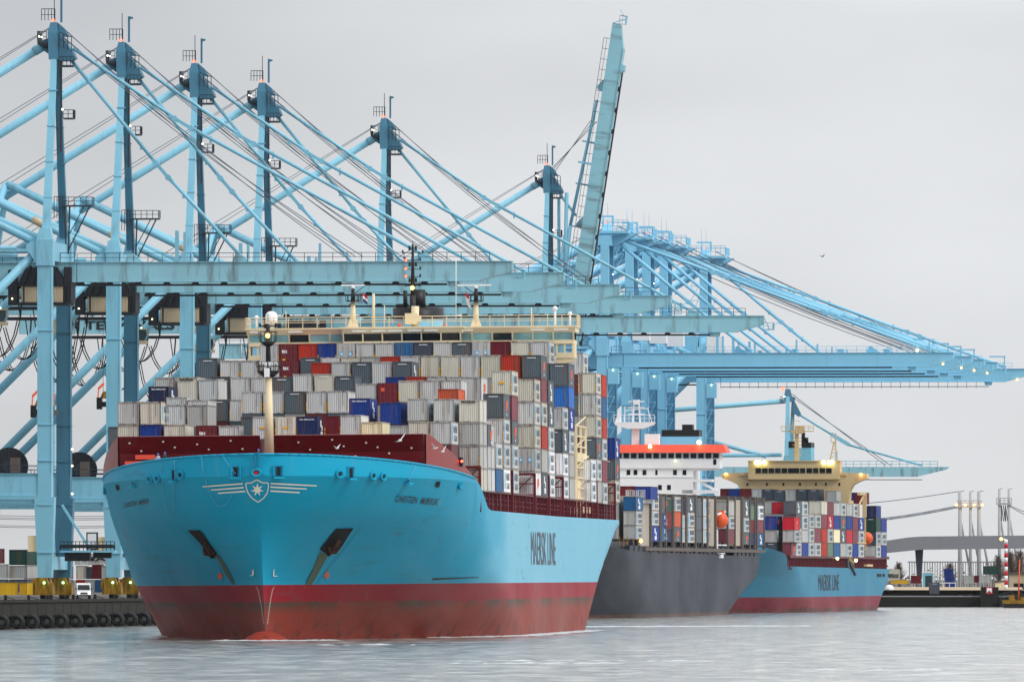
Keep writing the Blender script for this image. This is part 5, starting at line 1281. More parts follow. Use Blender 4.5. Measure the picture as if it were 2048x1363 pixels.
def side_box(S, x0, x1, y0, y1, col, flags, label, group, b=16.1):
    p0 = S.at_b(x0, y1, b); p1 = S.at_b(x1, y1, b); zt = S.at_b(x0, y0, b).z; Lg = p1.y-p0.y
    h = zt-p0.z-0.04; place(S, p0.y, b-1.22, p0.z, h, col, flags, uniq(label), group, '40' if Lg > 8 else '20', 1.0, Lg/(12.35 if Lg > 8 else 6.2))
def front_box(S, x0, x1, y0, y1, a, col, flags, label, group, L='40'):
    p0 = S.at_a(x0, y1, a); p1 = S.at_a(x1, y1, a); zt = S.at_a(x0, y0, a).z
    place(S, a, (p0.x+p1.x)/2, p0.z, zt-p0.z-0.04, col, flags, uniq(label), group, L, (p1.x-p0.x-0.05)/2.44)
def ship2():
    R = S2.root; g = 'containers stacked on the grey ship'
    T = lambda cx, cy: (1160+cx/4.3975, 950+cy/4.3971)
    cols = [((632,702),(165,305,440,582),'LLU',('1','1','3')), ((718,757),(180,330,450,582),'DUT',('2','3','3')), ((760,815),(205,318,465,585),'KMQ',('','','')),
            ((830,895),(182,315,452,585),'GOD',('1','','2')), ((900,930),(205,345,465,590),'QLL',('','1','1')), ((945,1015),(185,322,455,592),'DLL',('3','1','1')), ((1025,1078),(215,355,478,592),'DDD',('','','')),
            ((1085,1122),(200,358,475,595),'LLL',('1','1','1')), ((1308,1366),(222,355,470,602),'GLP',('','1','')), ((1438,1497),(205,368,498,608),'DLD',('3','1','2')), ((1500,1541),(262,390,505,610),'VMN',('','','')), ((1563,1622),(262,390,505,618),'WPT',('1','','3'))]
    for i, ((c0, c1), ys, cc, ff) in enumerate(cols):
        x0, x1 = T(c0,0)[0], T(c1,0)[0]
        for t in range(3):
            side_box(S2, x0, x1, T(0,ys[t])[1], T(0,ys[t+1])[1], cc[t], ff[t], '%s container on the grey ship, %s column from left, %s tier' % (CN[cc[t]], ORD[i+1], ('top','middle','bottom')[t]), g)
        for t in range(3):   # next row inboard, end faces seen through gaps
            pass
    a0 = S2.at_b(T(490,0)[0], 1000, 16.1).y-0.2
    for t, (y0, y1, c) in enumerate(((185,310,'T'),(310,437,'G'),(437,560,'G'))):
        front_box(S2, *[T(q,0)[0] for q in (380,492)], T(0,y0)[1], T(0,y1)[1], a0, c, '1' if t else '3', '%s container at left end of grey ship, %s of three' % (CN[c], ('top','middle','bottom')[t]), g)
    for (c0, c1, y0, y1, c) in ((350,478,92,150,'M'),(484,622,95,150,'U'),(400,575,125,185,'W')):
        front_box(S2, T(c0,0)[0], T(c1,0)[0], T(0,y0)[1], T(0,y1+60)[1], a0+14, c, '', '%s container rising behind the left end of the grey ship stacks' % CN[c], g)
    # beige bulkheads, cell guides and posts
    mb = MB()
    for c0, c1, y0 in ((530,612,180),(1130,1196,205),(1368,1427,215),(1200,1300,240)):
        p0, p1 = S2.at_b(T(c0,0)[0],1080,15.9), S2.at_b(T(c1,0)[0],1080,15.9); zt = S2.at_b(T(c0,0)[0],T(0,y0)[1],15.9).z
        mb = MB(); mb.box(-15.9, 15.9 if c0 != 1200 else 9, p0.y, p1.y, p0.z-1, zt); mb.build('cell_bulkhead', 'bulk_beige', R)
    mb = MB()
    for c in (628,705,716,758,818,828,897,932,943,1017,1023,1080,1123,1128,1197,1304,1367,1428,1436,1498,1542,1560,1623):
        p = S2.at_b(T(c,0)[0], 1088, 16.25); zt = S2.at_b(T(c,0)[0], T(0,158+(c-628)*0.035)[1], 16.25).z
        mb.box(15.9, 16.3, p.y-0.45, p.y+0.45, p.z-1.5, zt)
        mb.box(-16, 15.9, p.y-0.2, p.y+0.2, zt-0.5, zt)
    p0, p1 = S2.at_b(1290,1090,16.2), S2.at_b(1528,1090,16.2)
    mb.box(15.8, 16.35, p0.y, p1.y, p0.z-0.9, p0.z-0.3)
    mb.build('cell_guides', 'guide_brown', R)
    mb = MB(); a = 60
    while a < 290:
        if not (232 < a < 246): mb.box(15.2, 15.9, a, a+5.2, 10.7, 12.3); mb.box(15.3,15.8,a+6.2,a+7.4,10.7,13.2)
        a += 8.2
    mb.box(-14.5,14.5,40,300,10.8,13)
    mb.build('deck_lockers', 'hull_grey', R)
    # stowed boxes between, one mass
    mb = MB()
    for i, a in enumerate(range(64, 226, 14)): mb.box(-14.5, 13.2, a, a+12.2, 13.4, 20.2, i % 3)
    for i, a in enumerate(range(250, 300, 14)): mb.box(-14.5, 13.2, a, a+12.2, 13.4, 20.2, i % 3)
    o = mb.build('stowed_containers', ['stowed_a','stowed_b','stowed_c']); o.matrix_world = S2.mw; o['kind'] = 'stuff'; o['label'] = 'mass of containers packed inside the cell guides of the grey ship'
    # white deckhouse
    A = 230.0; P = lambda x, y, a=A: S2.at_a(x, y, a)
    x0, x1 = P(1215,950).x, P(1386,950).x
    mb = MB(); mb.box(x0, x1, A, A+13, 10.7, P(1300,925).z)
    wr = P(1440,925).x; mb.box(-wr, wr, A-0.3, A+5, P(0,937).z, P(0,918).z)
    mb.prism([(x1,P(0,937).z),(wr,P(0,932).z),(wr-0.5,P(0,937).z-0.3),(x1,P(0,942).z)], A, A+4)
    mb.box(x1, P(1424,0).x, A, A+4, P(0,964).z, P(0,959).z); mb.beam((x1+1.5,A+0.5,P(0,966).z),(P(1438,985).x,A+0.5,P(0,984).z),0.5,0.5); mb.box(x1-2,P(1438,985).x,A,A+0.8,P(0,985).z-0.2,P(0,978).z-0.2)
    for y in (955, 995): mb.box(x0-0.1, x1+0.1, A-0.12, A, P(0,y).z, P(0,y).z+0.15)
    hs = mb.build('deckhouse', 'white_paint', R)
    mb = MB(); tz, uz = P(0,890).z, P(0,906).z; mb.taper(uz, (-wr-1.3,wr+1.3,A-1.0,A+7), tz, (-wr-0.6,wr+0.6,A-0.3,A+7)); mb.build('roof_band', 'orange_red', hs)
    mb = MB(); n = 22; zz0, zz1 = P(0,917).z, P(0,907).z
    for i in range(n):
        xx = -wr+2*wr*i/n; MB().box(xx+0.15, xx+2*wr/n-0.2, A-0.42, A-0.28, zz0, zz1).build('window', 'glass_dark', hs)
    for (x, y) in ((1257,944),(1271,944),(1289,944),(1313,944),(1350,944),(1369,944),(1320,974),(1338,974)):
        c = P(x, y); w = 0.34 if x != 1313 else 0.2; MB().box(c.x-w, c.x+w, A-0.06, A+0.02, c.z-0.45, c.z+0.45).build('window', 'glass_dark', hs)
    MB().box(P(1427,0).x,P(1433,0).x,A-0.35,A-0.3,P(0,930).z,P(0,919).z).build('window', 'glass_dark', hs)
    mb = MB(); mb.box(-wr, wr, A-0.2, A+5, zz0, zz1)
    mb.build('window_band', 'white_paint', hs)
    # masts and funnel
    mb = MB(); c = P(1268,890); mb.beam((c.x,A+3,tz),(c.x,A+3,P(0,853).z),1.3,1.3)
    pz = P(0,845).z; e0, e1 = P(1226,0).x, P(1307,0).x
    mb.prism([(e0,pz),(e1,pz),(e1-0.3,pz-0.5),(c.x+1.4,pz-1.2),(c.x-1.4,pz-1.2),(e0+0.3,pz-0.6)], A+1.5, A+4.5)
    mb.rail([(e0,A+1.5,pz),(e1,A+1.5,pz)], 1.3, 0.9, 0.05); mb.beam((c.x-0.5,A+3,pz),(c.x-0.3,A+3,P(0,800).z),0.3,0.3); mb.beam((c.x+0.8,A+3,pz),(c.x+0.6,A+3,P(0,800).z),0.3,0.3)
    for y in (830,817,805): mb.box(c.x-1.3, c.x+1.6, A+2.8, A+3.2, P(0,y).z, P(0,y).z+0.2)
    mb.box(c.x-0.4,c.x+0.5,A+2.6,A+3.2,P(0,810).z,P(0,801).z); mb.beam((c.x-2,A+3,pz),(c.x-2,A+3,P(0,813).z),0.15,0.15); mb.beam((c.x-2,A+3,P(0,822).z),(c.x+2.4,A+3,P(0,817).z),0.18,0.18)
    mb.prism([(c.x-3.8,pz),(c.x-2.6,pz),(c.x-3.1,pz+1.8)],A+2.6,A+3.2); mb.beam((c.x+3,A+3,pz),(c.x+2.2,A+3,pz+2.4),0.12,0.12)
    mb.build('radar_mast', 'white_paint', hs)
    c0, c1 = P(1288,890), P(1316,867); MB().box(c0.x,c1.x,A+1,A+4,c0.z,c1.z).build('satellite_housing', 'white_paint', hs)
    fa = A+22; f0, f1, f2 = P(1323,890,fa), P(1398,872,fa), P(1398,859,fa)
    MB().box(f0.x,f1.x,fa,fa+6,12,f1.z).build('funnel', 'far_crane_blue', R)
    MB().box(f0.x,f1.x,fa-0.05,fa+6.05,f1.z,f2.z).box(P(1363,0,fa).x,P(1384,0,fa).x,fa+1,fa+4,f2.z,P(0,850,fa).z).build('funnel_top', 'black', R)
    MB().ball(P(1398,884,A-1.2), 0.42).build('floodlight', 'lamp_yellow', hs); MB().ball(P(1300,892,A-1.2), 0.35).ball(P(1351,921,A-1.2),0.2).build('floodlight', 'lamp_yellow', hs)
    # lifeboat on its davits
    Q = lambda x, y: S2.at_b(x, y, 16.4); c = Q(1442,1040)
    lb = MB(); lb.ball(c, 1.25, 0, 14, 1.15); lb.ball(c+V((0,4.2,0)), 1.0, 0, 12, 1.1); lb.tube(c, c+V((0,4.2,0)), 1.25, 14, 1.0); lb.box(c.x-0.5,c.x+0.5,c.y,c.y+2,c.z+1,c.z+1.8)
    l = lb.build('lifeboat', 'orange', R)
    mb = MB(); mb.beam(Q(1436,1028),Q(1450,1022),0.3,0.3); mb.box(15,17,c.y-1.5,c.y+5,Q(0,1056).z,Q(0,1052).z); mb.beam(Q(1440,1058)-V((1,0,0)),Q(1440,1105)-V((1,0,0)),1.2,1.2); mb.box(14.6,16.6,c.y-2,c.y+6,Q(0,1082).z,Q(0,1079).z); mb.box(14.6,16.5,c.y-1,c.y+4,Q(0,1095).z,Q(0,1084).z); mb.beam(Q(1436,1080)-V((1,0,0)),Q(1437,1063)-V((1,0,0)),0.15,0.15)
    mb.build('davit', 'white_paint', R)
    MB().ball(S2.at_b(1282,1081,16.3),0.3).build('deck_lamp', 'lamp_amber', R)
    mb = MB()
    for i in range(5): p = S2.at_b(1239+i*8,1093,15.2); mb.beam(p, p+V((0,0,1.8)), 0.12, 0.12)
    mb.build('bow_rail', 'yellow', R)
mat('bulk_beige', srgb(176,166,152), 0.6, dirt=srgb(110,80,60), damt=0.4, dscale=0.5)
ship2()
def ship3():
    R = S3.root; g = 'containers stacked on the farther blue ship'
    T = lambda cx, cy: (1440+cx/4.5425, 960+cy/4.5433)
    A = 212.5
    # side columns, tops then colours
    cols = [((690,742),[(185,'D','3'),(308,'D','2'),(432,'L','1'),(565,'L','1')]), ((745,803),[(187,'L','1'),(318,'L','1'),(446,'G',''),(563,'U','')]), ((805,860),[(305,'L','1'),(430,'L','1'),(562,'L','1')]),
        ((862,920),[(308,'G','1'),(432,'P',''),(562,'L','1')]), ((922,976),[(185,'B',''),(310,'P',''),(432,'R',''),(562,'R','')]), ((978,1032),[(192,'P',''),(312,'E','3'),(436,'L','1'),(565,'V','')]),
        ((1034,1093),[(200,'G',''),(318,'U',''),(442,'C',''),(565,'T','')]), ((1095,1147),[(203,'L','1'),(320,'D','2'),(443,'D','3'),(568,'G','')]), ((1149,1204),[(206,'G',''),(322,'U',''),(447,'E',''),(570,'L','1')]),
        ((1206,1258),[(208,'L','1'),(330,'P',''),(452,'P',''),(573,'U','')]), ((1260,1312),[(335,'U','3'),(455,'L','1'),(576,'L','1')]), ((1418,1463),[(230,'U',''),(340,'K',''),(465,'L','1'),(585,'L','1')]), ((1466,1516),[(342,'U',''),(468,'L','1'),(588,'U','')])]
    for i, ((c0, c1), ts) in enumerate(cols):
        for t, (y, c, f) in enumerate(ts):
            yb = ts[t+1][0] if t+1 < len(ts) else 685+(c0-690)*0.022
            side_box(S3, T(c0,0)[0], T(c1,0)[0], T(0,y)[1], T(0,yb)[1], c, f, '%s container on farther blue ship, %s side column from left, %s down' % (CN[c], ORD[i], ORD[t]), g)
    af = S3.at_b(T(690,0)[0], 1050, 16.1).y
    a2 = 48.0
    fr = [(0,75,73,180,'M'),(77,180,73,180,'U'),(180,283,73,180,'M'),(285,382,75,180,'L'),(384,487,78,180,'S'),(489,590,88,190,'S'),(592,690,78,190,'G'),(692,795,78,188,'S'),(797,945,78,188,'S'),(955,1105,93,205,'G')]
    for i, (c0, c1, y0, y1, c) in enumerate(fr):
        front_box(S3, T(c0,0)[0], T(c1 if c1-c0 < 110 else c0+103,0)[0], T(0,y0)[1], T(0,y1)[1], A-16, c, 's' if c == 'S' else '', '%s container, %s from left in top row under beige bridge' % (CN[c], ORD[i]), g)
    fr2 = [(405,472,188,305,'G'),(472,580,195,305,'E'),(585,690,190,305,'S'),(825,922,190,305,'G'),(405,562,322,450,'U'),(568,680,332,450,'E'),(408,565,450,562,'G'),(568,682,450,562,'G'),(408,565,562,690,'S'),(568,650,565,690,'P')]
    for i, (c0, c1, y0, y1, c) in enumerate(fr2):
        a = a2+ (0 if y0 > 300 else (12 if c0 < 800 else 80)); a -= 4 if y0 > 400 else 0
        front_box(S3, T(c0,0)[0], T(min(c1,c0+108),0)[0], T(0,y0)[1], T(0,y1)[1], a, c, 's' if c == 'S' else ('2' if c != 'G' else '1'), '%s container facing forward on farther blue ship, %s of its block' % (CN[c], ORD[i]), g)
    for j, (c0, c1, y0, y1, c, a) in enumerate(((1180,1222,108,215,'U',229),(1222,1312,108,215,'M',229),(1320,1418,228,338,'N',240),(1320,1418,338,465,'K',240),(1320,1418,465,590,'S',240))):
        front_box(S3, T(c0,0)[0], T(c1,0)[0], T(0,y0)[1], T(0,y1)[1], a, c, 's' if c == 'K' else '', '%s container at stern right of beige bridge, %s of five' % (CN[c], ORD[j]), g)
    mb = MB()
    for i, a in enumerate(range(62, 262, 13)): mb.box(-13.5, 13.4, a, a+12.2, 10.8, (18.0 if a < 205 else 16.6), i % 3)
    mb.box(-14.5,12,197,208.5,10.8,S3.at_a(1500,1000,197).z-0.1,0)
    o = mb.build('stowed_containers', ['stowed_a','stowed_b','stowed_c']); o.matrix_world = S3.mw; o['kind'] = 'stuff'; o['label'] = 'mass of containers stowed inboard on the farther blue ship'
    # stanchions
    mb = MB()
    for i in range(64):
        a = 44+i*3.6; mb.box(15.5, 15.8, a, a+0.35, 8.3, 11.1)
    mb.box(15.4,16.0,42,275,10.6,11.2); mb.box(14.2,14.5,42,275,8.3,10.9); mb.box(-14.5,14.5,42,42.3,8.3,10.9)
    mb.build('deck_stanchions', 'post_red', R)
    # bridge
    P = lambda x, y, a=A: S3.at_a(x, y, a); Z_ = lambda y: P(1500, y).z; X_ = lambda x: P(x, 950).x
    mb = MB()
    for pl in ([(1443,946),(1497,944),(1497,958),(1680,958),(1680,944),(1733,947),(1734,957),(1718,962),(1705,969),(1699,980),(1697,1006),(1482,1006),(1480,976),(1474,968),(1462,962),(1444,955)],):
        mb.prism([(X_(x), Z_(y)) for x, y in pl], A, A+6)
    mb.box(X_(1482), X_(1697), A+0.1, A+12, 8.4, Z_(1000))
    mb.prism([(X_(x), Z_(y)) for x, y in ((1497,958),(1497,922),(1680,922),(1680,958))], A-0.8, A+5)
    mb.box(X_(1496), X_(1681), A-1.1, A+5, Z_(922), Z_(920.5)); mb.box(X_(1481),X_(1498),A-0.3,A+4,Z_(950),Z_(947)); mb.box(X_(1679),X_(1694),A-0.3,A+4,Z_(950),Z_(947))
    hs = mb.build('bridge_house', 'tan_cream', R)
    mb = MB()
    for a_, b_ in ((1512,1523),(1525,1536),(1538,1549),(1551,1562),(1564,1575),(1577,1599),(1601,1611),(1614,1625),(1627,1637),(1640,1651),(1653,1664)): MB().box(X_(a_),X_(b_),A-0.9,A-0.75,Z_(945.5),Z_(935.5)).build('window', 'glass_dark', hs)
    for x in (1495,1534,1567,1600,1632,1652,1679): MB().box(X_(x-1.7),X_(x+1.7),A-0.1,A+0.05,Z_(970.5),Z_(965)).build('window', 'glass_dark', hs)
    lp = MB()
    for x, r in ((1513,0.45),(1519,0.4),(1529,0.4),(1647,0.42),(1659,0.45),(1664,0.4)): lp.ball(P(x,924.5,A-1.3), r)
    lp.build('floodlight', 'lamp_yellow', hs); MB().ball(P(1452,947.5,A-0.5),0.3).ball(P(1722,948.5,A-0.5),0.3).build('wing_light', 'lamp_amber', hs)
    mb = MB(); mb.beam(P(1593.5,922,A+2),P(1593.5,866,A+2),1.0,0.8); e0, e1 = P(1563,860,A+2), P(1628,860,A+2)
    mb.prism([(P(1578,0).x,P(0,861).z),(P(1609,0).x,P(0,861).z),(P(1602,0).x,P(0,869).z),(P(1584,0).x,P(0,869).z)],A+1,A+3)
    mb.beam(e0-V((0,0,0.2)),e1-V((0,0,0.2)),0.2,0.2); mb.rail([(e0.x,A+1,e0.z),(e1.x,A+1,e1.z)],0.9,1.0,0.06)
    for y in (875,882,889,896,903,910): mb.beam(P(1585,y,A+2),P(1603,y,A+2),0.12,0.2)
    mb.box(P(1588,0).x,P(1607,0).x,A+1.6,A+2.4,P(0,861).z,P(0,853).z); mb.beam(P(1584,840,A+2),P(1600,842,A+2),0.1,0.1); mb.beam(P(1585,841,A+2),P(1585,853,A+2),0.12,0.12)
    mb.build('radar_mast', 'tan_cream', hs)
    mb = MB(); 
    for q in (-1,1): mb.beam(P(1670.5+q*9-2 if q<0 else 1673,921,A+2),P(1668 if q<0 else 1671,884,A+2),0.25,0.25)
    for i in range(5): y = 915-i*7; mb.beam(P(1661+i*1.2,y,A+2),P(1672,y-6,A+2),0.14,0.14)
    mb.beam(P(1671,884,A+2),P(1671,866,A+2),0.3,0.3); mb.beam(P(1663,884,A+2),P(1672,884,A+2),0.25,0.25); mb.beam(P(1662,883,A+2),P(1662,873,A+2),0.15,0.15)
    mb.build('lattice_mast', 'tan_cream', hs)
    fa = A+16; f = lambda x, y: P(x, y, fa)
    MB().box(f(1577,0).x,f(1622,0).x,fa,fa+8,8,f(0,896).z).build('funnel', 'hull_main', R)
    MB().box(f(1577,0).x,f(1590,0).x,fa-0.1,fa+8.1,f(0,896).z,f(0,884).z).box(f(1604,0).x,f(1622,0).x,fa-0.1,fa+8.1,f(0,896).z,f(0,886).z).box(f(1602,0).x,f(1608,0).x,fa+1,fa+3,f(0,896).z,f(0,866).z).tube((f(1611,0).x,fa+2,f(0,886).z),(f(1611,0).x,fa+2,f(0,876).z),0.45,10).build('funnel_top', 'black', R)
    # side crane, lifeboat, gangway, texts
    Q = lambda x, y: S3.at_b(x, y, 16.0); mb = MB()
    mb.beam(Q(1729,1034),Q(1729,987),0.8,0.8); mb.beam(Q(1718,1032),Q(1718,1012),0.3,0.3); mb.beam(Q(1717,987),Q(1730,987),0.5,0.5); mb.beam(Q(1718,1010),Q(1728,988),0.3,0.3); mb.box(14.5,16.2,Q(1714,0).y,Q(1731,0).y,Q(0,1036).z,Q(0,1031).z)
    mb.beam(Q(1730,1100),Q(1730,1036),0.4,0.4); mb.box(14.8,16.2,Q(1732,0).y,Q(1744,0).y,Q(0,1118).z,Q(0,1110).z)
    mb.build('store_crane', 'tan_cream', R)
    c = Q(1733,1076); MB().ball(c,1.35,0,14,1.0).tube(c,c+V((0,4,0)),1.3,14,0.9).ball(c+V((0,4,0)),0.9).build('lifeboat', 'orange', R)
    mb = MB(); mb.beam(Q(1697,1125),Q(1708,1148),0.9,0.5); mb.beam(Q(1694,1124),Q(1708,1138),0.3,1.6); mb.build('gangway', 'dark_steel', R)
    MB().beam(Q(1697,1117),Q(1707,1128),0.3,1.2).build('gangway_rail', 'yellow', R)
    z0, z1 = S3.at_b(1658,1180,16.12).z, S3.at_b(1658,1148,16.12).z; y0, y1 = S3.at_b(1637,1160,16.12).y, S3.at_b(1678,1160,16.12).y
    tx = MB(); put_text(tx, 'MAERSK LINE', (16.16,y0,z0), (0,y1-y0,0), (0,0,z1-z0), 0.0); tx.build('side_lettering', 'marking_dark', S3.hull)
    op = MB()
    for a_, b_ in ((1753,1761),(1764,1768),(1775,1785)): op.box(16.0,16.2,Q(a_,0).y,Q(b_,0).y,Q(0,1154).z,Q(0,1144).z)
    op.build('stern_ports', 'hole', S3.hull)
    MB().ball(Q(1672,1116)+V((0.3,0,0)),0.3).ball(Q(1709,1120)+V((0.3,0,0)),0.33).build('deck_lamp', 'lamp_yellow', R)
ship3()
o = stowed.build('stowed_containers', ['stowed_a','stowed_b','stowed_c']); o.matrix_world = S1.mw; o['kind'] = 'stuff'; o['label'] = 'mass of containers stowed beneath the visible tiers of the departing ship'
# ================================================================ quayside at the left
def box_at(px0, px1, py0, py1, Z, col, flags='', L='40', label='', group='containers stacked in the yard behind the cranes', rz=CRZ):
    """box whose front left-bottom is measured, standing or stacked at depth Z"""
    a, b = pt(px0, py1, Z), pt(px1, py0, Z); mw = Matrix.Translation(((a.x+b.x)/2, Z, a.z)) @ Matrix.Rotation(rz, 4, 'Z')
    container(mw, b.z-a.z-0.03, col, flags, L, uniq(label), group, (b.x-a.x)/2.44)
def yard():
    # sideways boxes: length across the view
    def long_box(px0, px1, py0, py1, Z, col, text, label, tcol='marking_dark'):
        a, b = pt(px0, py1, Z), pt(px1, py0, Z); h = b.z-a.z-0.03
        o = bpy.data.objects.new('shipping_container', None); COL.objects.link(o); o.location = (a.x, Z+1.2, a.z); o['label'] = uniq(label); o['category'] = 'container'; o['group'] = 'containers stacked in the yard behind the cranes'
        c = srgb(*PAL[col])
        for k, nm in (('body40','corrugated_body'),('frame40','frame')):
            q = bpy.data.objects.new(nm, cm_data(k)); COL.objects.link(q); q.parent = o; q.rotation_euler = (0,0,-math.pi/2); q.scale = (1, (b.x-a.x)/12.19, h); q.color = c
        if text:
            m = MB(); w = b.x-a.x; put_text(m, text, (w*0.12,-1.3,h*0.35), (w*0.76,0,0), (0,0,h*0.38), 0.03); m.build('side_lettering', tcol, o)
    Z = 1985.0
    long_box(-100,8,1096,1126,Z,'P','', 'dull maroon container on top of the stack at the left picture edge')
    box_at(18,54,1098,1129,Z,'K','', label='dark green container on top of the yard stack left of the first crane leg')
    box_at(18,54,1130,1156,Z,'G','', label='grey container under the dark green one in the yard')
    box_at(18,54,1157,1183,Z,'D','', label='slate container at the bottom of the stack left of the first crane leg')
    long_box(-110,16,1127,1156,Z,'G','', 'grey container in the middle of the stack at the left picture edge')
    long_box(-110,16,1157,1184,Z,'D','', 'slate container at the bottom of the stack at the left picture edge')
    for i, (x0, x1) in enumerate(((56,77),(106,124))):
        box_at(x0-8,x1,1104,1130,Z+14,'G','', label='grey yard container seen %s the first crane leg, upper box' % ('left of' if i == 0 else 'right of'))
        box_at(x0-8,x1,1131,1157,Z+14,'D','', label='slate yard container seen %s the first crane leg, middle box' % ('left of' if i == 0 else 'right of'))
        box_at(x0-8,x1,1158,1184,Z+14,'D','', label='slate yard container seen %s the first crane leg, lowest box' % ('left of' if i == 0 else 'right of'))
    long_box(150,300,1106,1129,Z,'G','MAERSK','light grey container with a big dark name, above the white van')
    for (x0,x1,y0,y1,c,lb) in ((152,172,1130,1157,'B','beige yard container above the white van, left of the slate one'),(172,184,1132,1157,'S','dark slate container with an orange mark above the white van'),(184,203,1128,1157,'M','maroon yard container right of the slate one above the van'),
        (203,228,1130,1157,'G','grey yard container under the big dark name, rightmost'),(152,170,1158,1184,'R','brick red container on the ground behind the white van'),(190,203,1158,1184,'T','mid blue container on the ground right of the white van'),(203,228,1158,1184,'D','slate container on the ground right of the blue one'),(170,190,1158,1184,'G','grey container on the ground directly behind the white van')):
        box_at(x0,x1,y0,y1,Z-2 if y0 < 1150 else Z-3,c,'2' if c == 'S' else '',label=lb,rz=0)
    Z = 1790
    long_box(-40,35,1164,1189,Z,'Y','', 'long yellow box on the quay edge in the lower left corner', 'marking_dark')
    box_at(39,54,1164,1189,Z,'Y','', '20', label='short end of a second yellow box beside the long yellow one')
yard()
def van():
    s = 14.3; Z = F/s; R = empty('van', ((168-CX)/s, Z, QZ), 'white van with its headlights on, driving on the quay between the crane wheels', 'van', math.radians(4))
    b = MB(); w = 0.98
    prof = [(0.0,0.45),(0.0,0.95),(0.15,1.12),(0.75,1.22),(1.25,2.05),(1.6,2.22),(5.1,2.25),(5.2,0.45)]
    b.prism([(y,z) for y, z in prof], -w, w, 'yz'); body = b.build('body', 'white_paint', R)
    m = MB(); m.add([(-w+0.1,0.78,1.27),(w-0.1,0.78,1.27),(w-0.18,1.22,1.98),(-w+0.18,1.22,1.98)],[(0,1,2,3)]); 
    for v in (-1,1): m.add([(v*(w+0.01),1.0,1.35),(v*(w+0.01),2.2,1.35),(v*(w+0.01),2.2,1.95),(v*(w+0.01),1.35,1.95)],[(0,1,2,3)])
    for p in m.v: p.y -= 0.03
    m.build('windscreen', 'glass_dark', body)
    MB().box(-0.5,0.5,-0.04,0.02,0.75,0.92).box(-w,w,-0.06,0.3,0.42,0.6).build('grille_and_bumper', 'dark_steel', body)
    for x in (-0.72,0.72):
        MB().ball((x,-0.06,0.84),0.13).build('headlight', 'lamp_white', body)
        MB().box(min(x*1.32,x*1.6),max(x*1.32,x*1.6),0.95,1.1,1.3,1.6).build('wing_mirror', 'dark_steel', body)
        for y in (0.9,4.2): MB().tube((x*1.0,y,0.35),(x*1.33,y,0.35),0.35,14).build('wheel', 'rubber', R)
    MB().tube((0.5,1.7,2.22),(0.5,1.7,2.36),0.1,8).build('beacon', 'orange', body)
van()
# ================================================================ people, birds
def person(loc, rz, top, label, scale=1.0, lean=0.0, helmet='helmet_blue'):
    R = empty('person', loc, label, 'person', rz)
    bm = bmesh.new(); J = {}
    pts = dict(pel=(0,0,0.95,.15), sp=(0,0.0,1.15,.14), ch=(0,-0.02,1.36,.165), nk=(0,-0.01,1.50,.06), hd=(0,-0.03,1.60,.085), ht=(0,-0.02,1.72,.07),
        ls=(-.17,0,1.42,.07), le=(-.24,-.06,1.15,.05), lw=(-.20,-.28,1.05,.035), rs=(.17,0,1.42,.07), re=(.24,-.06,1.15,.05), rw=(.20,-.28,1.05,.035),
        lh=(-.10,0,.90,.10), lk=(-.11,-.03,.50,.065), la=(-.11,0,.09,.045), lt=(-.12,-.16,.05,.04), rh=(.10,0,.90,.10), rk=(.12,-.05,.50,.065), ra=(.12,0,.09,.045), rt=(.13,-.16,.05,.04))
    ed = 'pel-sp sp-ch ch-nk nk-hd hd-ht ch-ls ls-le le-lw ch-rs rs-re re-rw pel-lh lh-lk lk-la la-lt pel-rh rh-rk rk-ra ra-rt'.split()
    me = bpy.data.meshes.new('body'); ks = list(pts)
    me.from_pydata([(pts[k][0], pts[k][1]-lean*max(0,pts[k][2]-0.95), pts[k][2]) for k in ks], [tuple(ks.index(q) for q in e.split('-')) for e in ed], [])
    o = bpy.data.objects.new('body', me); COL.objects.link(o)
    sk = o.modifiers.new('s','SKIN'); sv = me.skin_vertices[0].data
    for i, k in enumerate(ks): sv[i].radius = (pts[k][3],)*2; sv[i].use_root = (k == 'pel')
    ss = o.modifiers.new('d','SUBSURF'); ss.levels = 1; ss.render_levels = 1
    dg = bpy.context.evaluated_depsgraph_get(); m2 = bpy.data.meshes.new_from_object(o.evaluated_get(dg)); o.modifiers.clear(); o.data = m2; m2.name = 'body'
    m2.materials.clear(); m2.materials.append(MATS[top]); m2.materials.append(MATS['skin'])
    for p in m2.polygons:
        c = sum((m2.vertices[v].co for v in p.vertices), V((0,0,0)))/len(p.vertices); p.material_index = 1 if c.z > 1.5 else 0; p.use_smooth = True
    o.parent = R
    h = MB(); h.ball((0,-lean*0.7-0.02,1.66),0.135,0,12,0.9,True); h.tube((0,-lean*0.7-0.05,1.655),(0,-lean*0.7-0.05,1.675),0.16,12); h.build('helmet', helmet, R)
    for sx in (-.2,.2):
        hb = MB()
        for f in range(4): hb.tube((sx-0.03+0.02*f,-.29-lean*.1,1.04),(sx-0.03+0.02*f,-.36-lean*.1,1.01-0.004*f),0.011,5,0.008)
        hb.tube((sx,-.28-lean*.1,1.05),(sx+(0.05 if sx<0 else -0.05),-.33-lean*.1,1.05),0.012,5,0.009)
        hb.build('hand_fingers', 'skin', R)
    for sx in (-0.032,0.032): MB().ball((sx,-0.03-lean*0.66-0.085,1.615),0.012).build('eye', 'black', R)
    MB().box(-0.012,0.012,-0.13-lean*0.66,-0.09-lean*0.66,1.575,1.61).build('nose', 'skin', R)
    return R
